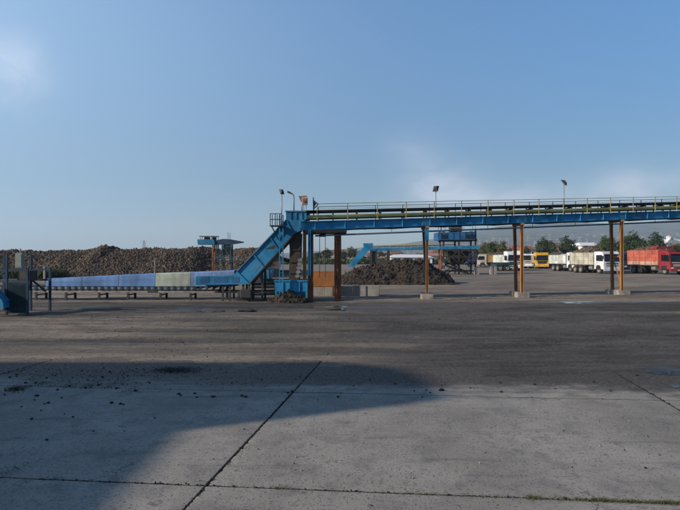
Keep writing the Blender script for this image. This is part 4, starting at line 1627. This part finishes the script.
        o = bpy.data.objects.new('beet_load', np_mesh('beet_load', V, T, M['beet'], attrs={'tone': np.concatenate([np.full(k, .4), to2])}))
        COL.objects.link(o)
        o.location, o.rotation_euler = loc, (0, 0, R(head))
        stuff(o, load[1], 'beets')
    return t


def TL(px, d, back=0):
    return (Xp(px, d), d + back, 0)


PALE, CREAM = (0.62, 0.63, 0.62), (0.52, 0.49, 0.40)
WHITE = (0.66, 0.67, 0.68)
# d = distance of the nose
truck('white tipper truck with cream box heaped with beets, nearest of the white trucks', TL(607.5, 68, 3.6), -81, 7.4, 'white', 'cream', 1.6,
      (.75, 'heap of pale beets in the cream box of the nearest white truck', (.4, 1)), ccol=WHITE, bcol=CREAM, stake=M['hood_green'])
truck('white tipper partly hidden behind the nearest white truck, lower grey box', TL(578, 79, 3.4), -82, 7.0, 'white', 'pale_grey', 1.35,
      None, ccol=WHITE, bcol=(.50, .54, .50))
truck('red truck with orange-red stake sides and dark windscreen', TL(675.5, 64.5, 3.9), -84, 8.0, 'red', 'orange_red', 1.9,
      (.5, 'low heap of brown beets in the orange-red truck', (.2, .8)), ccol=(.30, .012, .028), bcol=(.50, .12, .075), stripes={0: pcol('faded_red_box_paint', (.56, .36, .27), .3, .5)}, stake=pcol('pale_red_stake', (.50, .16, .10), .3, .4), trim=M['plate'], bumper=pcol('red_cab_paint', (.30, .012, .028)), rack=True, topboard=pcol('red_cab_paint', (.30, .012, .028)))
truck('dark blue truck parked between the white tipper and the red truck', TL(632, 76, 3.7), -90, 7.4, 'navy', 'navy', 1.5,
      (.4, 'beets heaped in the dark blue truck', (.2, .8)), ccol=(.012, .025, .07), bcol=(.02, .035, .08))
truck('bright yellow truck with dark grille and cream box', TL(545.5, 100, 3.8), -99, 7.6, 'yellow', 'pale_yellow', 1.3,
      None, ccol=(.75, .40, .015), bcol=(.50, .46, .30), cabh=3.15, trim=M['dark'], bumper=pcol('yellow_cab_paint', (.75, .40, .015)))
truck('black truck parked close to the right of the yellow truck', TL(557, 108, 3.8), -94, 7.2, 'black', 'dark_grey', 1.3, None, ccol=(.015, .016, .02), bcol=(.04, .045, .05))
truck('white truck with tall cab behind the paired bridge legs, left of the yellow truck', TL(514.5, 86, 3.8), -88, 7.2, 'white', 'pale_grey', 1.4, None, ccol=WHITE, bcol=(.50, .54, .50), cabh=3.2)
truck('white truck farther back between the bridge legs and the yellow truck', TL(529.5, 104, 3.8), -92, 7.0, 'white', 'pale_blue', 1.5, None, ccol=WHITE, bcol=(.5, .55, .6))
truck('truck with ochre stake sides and a pale heaped load behind the teal trailer', TL(500, 112, 3), 168, 8.0, 'ochre', 'ochre', 1.55,
      (.6, 'pale heaped beets in the ochre-sided truck', (.5, 1)), ccol=(.5, .47, .42), bcol=(.40, .24, .06), stake=pcol('rust_stake', (.30, .13, .04), .3))
truck('dark blue box truck with pale roof right of the trussed tower', TL(484, 118, 3), 172, 7.0, 'blue', 'blue', 1.6, None, ccol=(.02, .06, .17), bcol=(.02, .07, .20), closed=1)
truck('orange truck half hidden behind the orange bridge leg and the navy truck', TL(624, 92, 3.7), -92, 7.2, 'orange', 'orange', 1.4,
      (.5, 'beets in the half hidden orange truck', (.3, .9)), ccol=(.55, .22, .02), bcol=(.50, .22, .03))

truck('white truck standing behind the tipper pair, only its cab top showing between them', TL(588, 98, 3.7), -94, 7.2, 'white', 'pale_blue', 1.7, (.5, 'beets in the white truck behind the tipper pair', (.3, .9)), ccol=WHITE, bcol=(.5, .55, .6))
truck('dark red truck in the back row between the navy truck and the orange-red box', TL(643, 96, 3.7), -90, 7.4, 'dark_red', 'brown_red', 1.6, (.5, 'beets in the dark red truck of the back row', (.2, .8)), ccol=(.16, .014, .02), bcol=(.22, .06, .04))
truck('cream truck in the back row left of the yellow truck', TL(536, 122, 3.7), -92, 7.2, 'cream', 'cream', 1.6, None, ccol=(.6, .57, .48), bcol=CREAM)
truck('pale grey truck in the back row right of the black truck', TL(566, 118, 3.7), -92, 7.2, 'grey', 'pale_grey', 1.7, (.5, 'beets in the pale grey truck of the back row', (.3, .9)), ccol=(.5, .52, .54), bcol=(.50, .54, .50))

# teal flat trailer with two concrete blocks beside it
t = thing('flatbed_trailer', 'low dark teal flatbed trailer parked before the ochre-sided truck', 'trailer', (Xp(503, 84), 84, 0))
xa, xb = Xp(494, 84), Xp(512, 84)
MB().box(((xa + xb) / 2, 84, .98), (xb - xa, 2.3, .14)).build('deck', M['teal'], t)
for s_ in (-1, 1):
    for i in range(2):
        MB().box((xa + (xb - xa) * (.25 + .5 * i), 84 + s_ * 1.15, 1.22), ((xb - xa) / 2 - .04, .05, .34)).build('drop_side', M['teal'], t)
    MB().bar((xa + .1, 84 + s_ * .5, .8), (xb + .8, 84, .7), .1, .16).build('frame_rail', M['dark'], t)
for x in (xa + .6, xa + 1.75):
    for s_ in (-1, 1):
        w_ = inst('wheel', rim_m, t, (x, 84 + s_ * .95, .52))
        inst('tyre', tyre_m, w_, (x, 84 + s_ * .95, .52))
for px, lab in ((491.2, 'left of two pale concrete blocks beside the teal trailer'), (495.0, 'right of two pale concrete blocks beside the teal trailer')):
    o = MB().box((Xp(px, 66), 66, .55), (.36, .4, 1.16)).build('concrete_block', M['conc_pale'], at=(Xp(px, 66), 66, 0), bevel=.04)
    tag(o, lab, 'concrete block', 'concrete blocks beside the trailer')

# white crane arm behind the red truck
t = thing('loader_crane', 'white loader crane with bent arm rising behind the red truck', 'crane', (Xp(668, 84), 84, 0))


def Wc(px, py, dy=0):
    return Vector((Xp(px, 84), 84 + dy, Zp(py, 84)))


MB().box((Xp(671, 84), 84, .6), (2.6, 2.2, .9)).build('base', M['dark'], t, bevel=.08)
MB().bar((Xp(668.5, 84), 84, .9), Wc(668.5, 243), .4, .4).build('mast', M['hood_lilac'], t, bevel=.04)
MB().path([Wc(666.2, 243.5), Wc(666.4, 240), Wc(668, 238.4), Wc(670, 238.2), Wc(671, 239.5)], [.25, .38, .42, .36, .2], 10).build('arm_head', pcol('white_cab_paint', WHITE), t, smooth=True)
MB().bar(Wc(669.5, 238), Wc(690, 243.5), .26, .3).build('arm', pcol('white_cab_paint', WHITE), t, bevel=.03)
MB().bar(Wc(690, 243.5), Wc(694, 256), .2, .22).build('jib', pcol('white_cab_paint', WHITE), t, bevel=.03)

# ================================================================== TREES
def leaf_crown(name, seed, n_cl, per, lsz, shape):
    r_ = np.random.default_rng(seed)
    c = r_.normal(size=(n_cl * 3, 3))
    c /= np.linalg.norm(c, axis=1)[:, None]
    rad = r_.uniform(.25, 1, (len(c), 1)) ** .55
    c = c * rad
    lump = np.array([.72 + .55 * mn.noise(Vector(v * 1.7) + Vector((seed, 0, 0))) for v in c])[:, None]
    c = c * lump
    c = c[:n_cl] * np.array(shape)
    c[:, 2] += shape[2] * .95
    cs = r_.uniform(.10, .21, n_cl) * max(shape[0], .8)
    lv = r_.normal(size=(n_cl, per, 3))
    lv /= np.linalg.norm(lv, axis=2)[..., None]
    lv = lv * (r_.uniform(.3, 1, (n_cl, per, 1)) ** .6) * cs[:, None, None] * np.array((1.15, 1.15, .8)) + c[:, None]
    lv = lv.reshape(-1, 3)
    n = len(lv)
    a = r_.normal(size=(n, 3))
    a /= np.linalg.norm(a, axis=1)[:, None]
    b2 = np.cross(a, r_.normal(size=(n, 3)))
    b2 /= np.linalg.norm(b2, axis=1)[:, None]
    s_ = lsz * r_.uniform(.6, 1.4, (n, 1))
    V = np.stack([lv + a * s_, lv + b2 * s_ * .6, lv - a * s_, lv - b2 * s_ * .6], 1).reshape(-1, 3)
    return V, np.arange(n * 4).reshape(-1, 4)


def trunk_mesh(name, seed, h):
    r_ = random.Random(seed)
    m_ = MB()
    m_.path([(0, 0, -.1), (.03, 0, h * .3), (-.02, .02, h * .65), (0, 0, h * 1.0)], [.055, .045, .03, .012], 7)
    for i in range(7):
        a = r_.uniform(0, 6.28)
        z = h * r_.uniform(.3, .8)
        q = r_.uniform(.3, .6)
        m_.path([(0, 0, z), (q * .5 * math.cos(a), q * .5 * math.sin(a), z + q * .35), (q * math.cos(a), q * math.sin(a), z + q * .8)], [.022, .014, .005], 5)
    return m_.mesh(name, M['trunk'])


TPL = []
for sd, shape, mi, kind in ((1, (1.0, 1.0, 1.0), 0, 'round'), (2, (.85, .85, 1.25), 1, 'tall'), (3, (1.2, 1.1, .8), 2, 'broad'), (4, (.95, 1.0, 1.1), 0, 'round'), (5, (.6, .6, 1.5), 1, 'slender')):
    V, T = leaf_crown('crown', sd, 170, 26, .055, shape)
    V[:, 2] += .45
    TPL.append((np_mesh('crown', V, T, M['leaf'][mi]), trunk_mesh('trunk', sd, .45 + shape[2] * 1.3), .45 + 1.95 * shape[2], shape[0], kind))
TONE = ['dark green', 'mid green', 'olive', 'dark green', 'mid green']
treelist = [(544, 234, 20, 150, 0, 'behind the yellow truck, left of two'), (566.5, 235, 17, 150, 3, 'behind the white tippers, right of a gap'), (554, 243, 12, 160, 2, 'low between the two rounder trees over the yellow truck'),
            (606, 231, 17, 135, 1, 'behind the dark bridge leg over the white truck'), (614, 237, 13, 150, 3, 'seen between the two bridge legs'), (597, 242, 14, 150, 2, 'low behind the heaped load of the white truck'),
            (632, 227.5, 22, 140, 0, 'just right of the orange bridge leg'), (642, 235, 12, 150, 4, 'behind the orange-red box'), (655, 231, 18, 140, 3, 'behind the red truck, tallest on that side'),
            (665, 238, 12, 150, 2, 'beside the white crane arm'), (676, 240, 14, 150, 1, 'beyond the white crane arm'), (690, 236, 16, 150, 0, 'past the picture edge by the crane'),
            (484, 240.5, 13, 150, 2, 'right of the trussed tower'), (492, 237, 16, 150, 1, 'rising over the blue box truck'), (502, 239.5, 15, 150, 2, 'over the ochre-sided truck'), (510, 245, 10, 160, 0, 'just left of the paired bridge legs'),
            (478, 246, 10, 170, 0, 'close against the trussed tower'), (526, 246, 10, 190, 3, 'behind the white truck at the bridge legs'),
            (343, 249, 11, 190, 0, 'behind the red-brown head column'), (352, 246, 11, 200, 3, 'above the short rear incline'), (360, 250, 10, 200, 2, 'low beside the short rear incline'),
            (318, 250, 12, 190, 1, 'left in the gap between head columns'), (327, 246.5, 11, 200, 0, 'middle of the gap between head columns'), (382, 251, 11, 210, 3, 'under the rear conveyor girder'), (396, 253, 10, 210, 2, 'over the long white shed'),
            (267, 258, 12, 150, 0, 'in the gap under the steep incline'), (258, 261, 10, 150, 3, 'low under the steep incline beside the pile'), (277, 257, 11, 170, 2, 'behind the blue ladder'), (310, 254, 9, 190, 3, 'just right of the rusty head column'),
            (420, 252, 12, 210, 0, 'behind the thin orange bridge leg'), (433, 251, 10, 210, 1, 'beside the pale concrete pier'), (575, 243, 12, 160, 0, 'over the low grey box tipper'), (586, 245, 11, 170, 3, 'beside the long white roof'), (622, 243, 11, 160, 2, 'low behind the navy truck')]
for px, ty, w, d, k, where in treelist:
    cm_, tm_, hgt, hw, kind = TPL[k]
    d = d + random.uniform(-6, 6)
    Ht = Zp(ty, d)
    wid = w / F * d / 2 / hw * 1.15
    sc = (wid, wid, Ht / hgt)
    t = thing('tree', '%s %s tree %s' % (TONE[k], kind, where), 'tree', (Xp(px, d), d, 0), 'trees beyond the parked trucks')
    a = random.uniform(0, 6.28)
    inst('crown', cm_, t, t.location, a, sc)
    inst('trunk', tm_, t, t.location, a, sc)
# scrub hedge masses filling between trees
hx = rng.uniform(-60, 150, 9000)
hy = rng.uniform(168, 185, 9000)
hh = 2.6 * fbm(hx * .12, hy * .12, 3, 90) ** 1.2 * 1.8
pz = rng.uniform(0, 1, 9000) * hh
hV = []
a = rng.normal(size=(9000, 3)); a /= np.linalg.norm(a, axis=1)[:, None]
b2 = np.cross(a, rng.normal(size=(9000, 3))); b2 /= np.linalg.norm(b2, axis=1)[:, None]
c0 = np.stack([hx, hy, pz], -1)
hV = np.stack([c0 + a * .5, c0 + b2 * .35, c0 - a * .5, c0 - b2 * .35], 1).reshape(-1, 3)
o = bpy.data.objects.new('undergrowth', np_mesh('undergrowth', hV, np.arange(36000).reshape(-1, 4), M['leaf'][0]))
COL.objects.link(o)
stuff(o, 'ragged band of dark bushes behind the parked trucks', 'bushes')

# ================================================================== HOUSES
wallc = {'cream': plain('cream_render', (.50, .45, .36), .9, .15), 'white': plain('white_render', (.62, .61, .58), .9, .1), 'pink': plain('pink_render', (.50, .33, .29), .9, .15), 'grey': plain('grey_render', (.38, .38, .37), .9, .15)}
roofc = {'red': plain('red_roof_tiles', (.26, .085, .05), .9, .3, 2), 'brown': plain('brown_roof_tiles', (.17, .09, .06), .9, .3, 2), 'white': plain('pale_sheet_roof', (.60, .60, .60), .6, .1), 'pinkish': plain('pale_red_roof', (.42, .20, .16), .9, .2, 2)}


def house(px, d, wpx, ey, ry, wc, rcol, where, depth=9.0, fl=2, rot=0.0):
    w = wpx / F * d
    ze, zr = Zp(ey, d), Zp(ry, d)
    t = thing('house', where, 'house', (0, 0, 0), 'houses beyond the yard')
    MB().box((0, 0, ze / 2 - .1), (w, depth, ze + .2)).build('wall', wallc[wc], t)
    rf = MB().prism([(-w / 2 - .4, 0), (w / 2 + .4, 0), (w / 2 + .4, .12), (-w / 2 - .4, .12)], 0, .01)
    rf = MB()
    o_ = .45
    rf.add([(-w / 2 - o_, -depth / 2 - o_, ze), (w / 2 + o_, -depth / 2 - o_, ze), (w / 2 + o_, depth / 2 + o_, ze), (-w / 2 - o_, depth / 2 + o_, ze), (-w / 2 + w * .12, 0, zr), (w / 2 - w * .12, 0, zr)],
           [(0, 1, 5, 4), (2, 3, 4, 5), (1, 2, 5), (3, 0, 4), (3, 2, 1, 0)])
    rf = rf.build('roof', roofc[rcol], t)
    MB().box((w * .2, .6, zr - .1), (.5, .5, 1.0)).build('chimney', roofc['brown'], rf)
    nw = max(2, int(w / 2.6))
    for f_ in range(fl):
        zc = ze * (f_ + .55) / fl
        for i in range(nw):
            x = -w / 2 + w * (i + .5) / nw
            wf = MB().box((x, -depth / 2 - .02, zc), (1.1, .06, 1.2)).build('window', wallc['white'], t)
            MB().box((x, -depth / 2 - .055, zc), (.9, .02, 1.0)).build('pane', M['glass'], wf)
    MB().box((-w / 2 + w * .5 / nw + w / nw / 2, -depth / 2 - .03, 1.0), (.9, .06, 2.0)).build('door', M['maroon'], t)
    t.location = (Xp(px, d), d, 0)
    t.rotation_euler = (0, 0, rot)


for a in ((524, 210, 15, 250, 246, 'cream', 'red', 'cream house with red roof right of the paired bridge legs', 9, 2, .1), (555, 240, 11, 247, 243, 'white', 'brown', 'white house with brown roof above the black truck', 9, 2, -.1),
          (586, 200, 21, 246, 242.5, 'white', 'white', 'long house with pale flat-looking roof above the loaded white truck', 9, 2, .05), (357, 200, 13, 261, 257.5, 'pink', 'pinkish', 'pink house under the short rear incline', 9, 1, 0),
          (371, 205, 14, 259.5, 256.5, 'white', 'red', 'white house with red roof behind the rear chute', 9, 1, .1), (385, 190, 13, 260, 256.5, 'pink', 'pinkish', 'pink house right of the rear chute', 9, 1, -.1),
          (409, 170, 40, 257.5, 254.5, 'white', 'white', 'long white shed behind the soil mound', 12, 1, 0), (337, 230, 6, 260, 258, 'white', 'red', 'small house with red roof beside the head column', 8, 1, 0),
          (324, 260, 7, 259.5, 257.3, 'cream', 'red', 'cream house with red roof in the gap between head columns', 9, 1, .1), (433, 175, 14, 256, 253, 'white', 'pinkish', 'white house beside the pale concrete pier', 9, 1, .1),
          (450, 190, 22, 259, 256.5, 'white', 'white', 'white shed glimpsed through the trussed tower', 9, 1, .1), (648, 215, 14, 249, 245, 'cream', 'red', 'cream house hidden behind the orange-red truck box', 9, 2, .1),
          (603, 230, 11, 248, 244.5, 'grey', 'red', 'grey house with red roof behind the dark bridge leg', 9, 2, -.1), (567, 225, 12, 250, 246.5, 'cream', 'red', 'cream house below the trees over the white tippers', 9, 2, .1),
          (515, 240, 10, 249, 245.5, 'white', 'red', 'white house with red roof left of the paired bridge legs', 9, 2, .1), (676, 220, 14, 248, 244, 'white', 'red', 'white house with red roof beyond the white crane arm', 9, 2, .1),
          (285, 200, 10, 262, 259, 'grey', 'white', 'grey shed behind the blue ladder', 9, 1, 0)):
    house(*a)

# hillside town, a mass of tiny far houses
V, T, TW, tw_id = [], [], [], []
town = {'wall': MB(), 'roof': MB()}
for i in range(900):
    if i < 150:
        d = random.uniform(280, 900)
        p = Vector((random.uniform(-.05, .72) * d, d, 0))
    else:
        u = random.uniform(.5, 1.0)
        p = Vector(hill_point(u, random.uniform(.15, 3.2)))
        p.z -= 2
    w, dp, h = random.uniform(6, 11), random.uniform(6, 9), random.uniform(3, 6)
    if i >= 150:
        w *= random.uniform(.8, 1.5)
    town['wall'].box(p + Vector((0, 0, h / 2 - 1)), (w, dp, h + 2))
    z = p.z + h
    town['roof'].add([(p.x - w / 2 - .6, p.y - dp / 2 - .6, z), (p.x + w / 2 + .6, p.y - dp / 2 - .6, z), (p.x + w / 2 + .6, p.y + dp / 2 + .6, z), (p.x - w / 2 - .6, p.y + dp / 2 + .6, z), (p.x - w / 3, p.y, z + 2.4), (p.x + w / 3, p.y, z + 2.4)],
                     [(0, 1, 5, 4), (2, 3, 4, 5), (1, 2, 5), (3, 0, 4)])
tw_ = thing('hillside_town', 'far town of tiny pale houses scattered over the hazy hills', 'town', (1000, 1800, 0))
tw_['kind'] = 'stuff'
for nm_, mt in (('wall', wallc['grey']), ('roof', roofc['brown'])):
    o = town[nm_].build(nm_, mt, tw_)
    o['kind'] = 'stuff'

# far transmission pylon
YPY = 420.0
t = thing('pylon', 'thin lattice power pylon far off above the beet pile', 'pylon', (Xp(144, YPY), YPY, 0))
zt = Zp(240.5, YPY)
m_ = MB()
for sx_ in (-1, 1):
    for sy_ in (-1, 1):
        m_.bar((Xp(144, YPY) + sx_ * 1.9, YPY + sy_ * 1.9, -.2), (Xp(144, YPY) + sx_ * .25, YPY + sy_ * .25, zt), .16, .16)
k = 8
for i in range(k):
    r0, r1 = 1.9 - 1.65 * i / k, 1.9 - 1.65 * (i + 1) / k
    for s_ in (-1, 1):
        m_.bar((Xp(144, YPY) - r0 * s_, YPY - r0, zt * i / k), (Xp(144, YPY) + r1 * s_, YPY - r1, zt * (i + 1) / k), .1, .1)
m_.build('lattice', M['grey'], t)
for f_ in (.97, .86, .74):
    MB().bar((Xp(144, YPY) - 2.6, YPY, zt * f_), (Xp(144, YPY) + 2.6, YPY, zt * f_), .18, .2).build('cross_arm', M['grey'], t)

# ================================================================== CLODS, DEBRIS, WEEDS
def lump_mesh(seed):
    r_ = random.Random(seed)
    bm = bmesh.new()
    bmesh.ops.create_icosphere(bm, subdivisions=2, radius=1)
    for v in bm.verts:
        v.co *= 1 + .5 * mn.noise(v.co * 1.4 + Vector((seed * 3.1, 0, 0))) + .25 * mn.noise(v.co * 4 + Vector((0, seed, 0)))
        v.co.z *= .62
    me = bpy.data.meshes.new('dirt_clod')
    bm.to_mesh(me)
    bm.free()
    me.materials.append(M['clod'])
    return me


LM = [lump_mesh(i) for i in range(6)]


def gnd(px, py):
    d = CAMZ * F / (py - HOR)
    return Xp(px, d), d


spots = [(49, 403, 1.6), (45, 404, 1), (41.5, 410.5, .9), (35, 400, 1), (37.5, 396, 1.6), (62, 398, 1.1), (32, 419, 1.3), (47.5, 440, 1.5), (73.5, 417, 1), (112, 403, 1.6), (121, 404, 1.5), (124, 404.5, 1), (99, 385, 1.3),
         (117, 388.5, 1.5), (136, 391, 1.4), (86, 388, 1.4), (70, 386, 1.2), (58, 390, 1.4), (10, 377.5, 1.2), (17, 374.5, 1), (26, 383, 1.3), (36, 383, 1.2), (17.5, 390, 1.6), (179, 394, 1.4), (181, 395.5, 1.2), (195, 393.5, 1.3), (197, 397.5, 1.2),
         (213, 397, 1.6), (215, 396.5, 1), (242, 396, 1.7), (246, 397, 1.5), (288, 393, 1.4), (292, 391.5, 1.2), (338, 397, 1.5), (441, 390.5, 2.2), (414, 391, .9), (430, 393, 1), (422, 397, .9), (353.5, 386, 1), (501, 392, 1.2), (500, 383, 1),
         (534.5, 384.5, 1.2), (593, 382, 1.1), (636, 375.5, 1.6), (555, 389, .9), (645, 468, 1.4), (124, 378, 1), (128, 376, 1), (150, 383, 1.2), (88, 380, 1), (103, 377, 1), (47, 378, 1), (5, 395, 1), (82, 371, 1), (110, 372, 1.2),
         (232, 383, 1), (262, 380, 1), (300, 377, 1), (370, 380, 1), (395, 384, 1), (470, 388, .9), (610, 391, 1), (22, 407, 1), (155, 418, .8), (65, 414, .8), (94, 431, .8), (125, 431, .7)]
for i, (px, py, s_) in enumerate(spots):
    x, y = gnd(px, py)
    o = bpy.data.objects.new('dirt_clod', LM[i % 6])
    COL.objects.link(o)
    r_ = .0135 * s_ * y / 8.0 * 1.1
    o.scale = (r_ * random.uniform(.9, 1.5), r_ * random.uniform(.8, 1.2), r_)
    o.rotation_euler = (0, 0, random.uniform(0, 6.28))
    o.location = (x, y, r_ * .35 + .003)
    if (px, py) == (441, 390.5):
        tag(o, 'largest dark clod, alone on the concrete near the tip of the shadow', 'clod')
    elif px < 285:
        tag(o, 'small dark soil clod on the shaded concrete left of the long slab joint', 'clod', 'soil clods on the shaded slab left of the long joint')
    elif px < 475:
        tag(o, 'small dark soil clod on the dim strip just right of the long slab joint', 'clod', 'soil clods on the dim strip right of the long joint')
    else:
        tag(o, 'small dark soil clod on the sunlit concrete at right', 'clod', 'soil clods on the sunlit slab')
# crumbs as one mass
def crumbs(spec, size, mat, name, label):
    Pts = []
    for (px, py, spx, spy, n) in spec:
        qx, qy = rng.normal(px, spx, n), rng.normal(py, spy, n)
        qy = np.clip(qy, 364, 505)
        d = CAMZ * F / (qy - HOR)
        Pts.append(np.stack([(qx - 340) / F * d, d, np.full(n, .004)], -1))
    Pts = np.concatenate(Pts)
    V, T, to = pieces(Pts, 0, size, mat, name, tones=(0, 1))
    o = bpy.data.objects.new(name, np_mesh(name, V, T, mat, attrs={'tone': to}))
    COL.objects.link(o)
    return stuff(o, label)


crumbs([(60, 381, 30, 5, 130), (110, 384, 22, 4, 90), (176, 370, 11, 1.6, 900), (150, 374, 40, 4, 110), (240, 384, 40, 6, 120), (420, 386, 60, 5, 60), (560, 440, 70, 20, 14), (300, 440, 80, 25, 10), (90, 372, 50, 3, 200), (16, 389, 6, 1.5, 160)], .0068, M['soil'], 'soil_crumbs', 'dark soil crumbs strewn over the shaded concrete')
crumbs([(400, 440, 120, 25, 260), (560, 430, 80, 25, 260), (300, 470, 80, 20, 120)], .0045, M['conc'], 'grit', 'pale grit scattered over the sunlit concrete')

n_c = 3600
cy = 10.8 + 17 * rng.beta(1.2, 1.5, n_c)
cx = rng.uniform(-.75, .75, n_c) * cy
keep = fbm(cx * .6, cy * 1.1, 4, 55) + rng.normal(0, .03, n_c) > .56
cx, cy = cx[keep], cy[keep]
V, T, to = pieces(np.stack([cx, cy, ground_height(cx, cy) + .006], -1), 0, .0115, M['soil'], 'x')
o = bpy.data.objects.new('mud_clumps', np_mesh('mud_clumps', V, T, M['mudclump']))
COL.objects.link(o)
stuff(o, 'small lumps of trodden mud all over the yard')

jp = []
for k in (-1, 0, 1):
    for _ in range(1500):
        y = random.uniform(1.5, 11)
        x = lx(y, k)
        jp.append((x + random.gauss(0, .006), y + JS * x, random.uniform(-.012, .001)))
for c_ in JC[1:3]:
    for _ in range(1100 if c_ < 6 else 260):
        x = random.uniform(-6, 7)
        jp.append((x, c_ + JS * x + random.gauss(0, .006), random.uniform(-.014, -.001)))
V, T, to = pieces(np.array(jp), 0, .0075, M['clod'], 'x')
o = bpy.data.objects.new('joint_soil', np_mesh('joint_soil', V, T, M['clod']))
COL.objects.link(o)
stuff(o, 'dark soil packed into the joints between the slabs')

# weeds in the joint
W0 = []
def weed(px, n, spread, joint=1):
    d0 = JC[joint]
    for _ in range(int(n * .8)):
        qx = random.gauss(px, spread)
        k = (qx - 340) / F
        y = d0 / (1 - JS * k)
        W0.append((k * y + random.gauss(0, .01), y + random.gauss(0, .02), -.008))


for px, n, s_ in ((532, 260, 5), (560, 140, 12), (592, 420, 16), (612, 420, 14), (640, 360, 14), (662, 320, 12), (676, 260, 8), (480, 60, 14), (420, 50, 12), (280, 90, 6), (330, 40, 14), (240, 40, 20), (50, 60, 8), (690, 200, 12), (440, 40, 30)):
    weed(px, n, s_)
stuff(blades(np.array(W0), .024, .0035, M['weed'], 'joint_weeds', .8), 'olive weeds growing in the slab joint', 'weeds')
W0 = []
for px, py, n in ((16, 389, 160), (12, 470, 30), (68, 386, 60), (87, 387, 50), (107, 388, 50), (44, 384, 60), (130, 390, 30)):
    x, y = gnd(px, py)
    for _ in range(n):
        W0.append((x + random.gauss(0, .06), y + random.gauss(0, .09), 0))
stuff(blades(np.array(W0), .028, .005, M['weed'], 'weed_tufts', .9), 'small weed tufts on the shaded concrete', 'weeds')
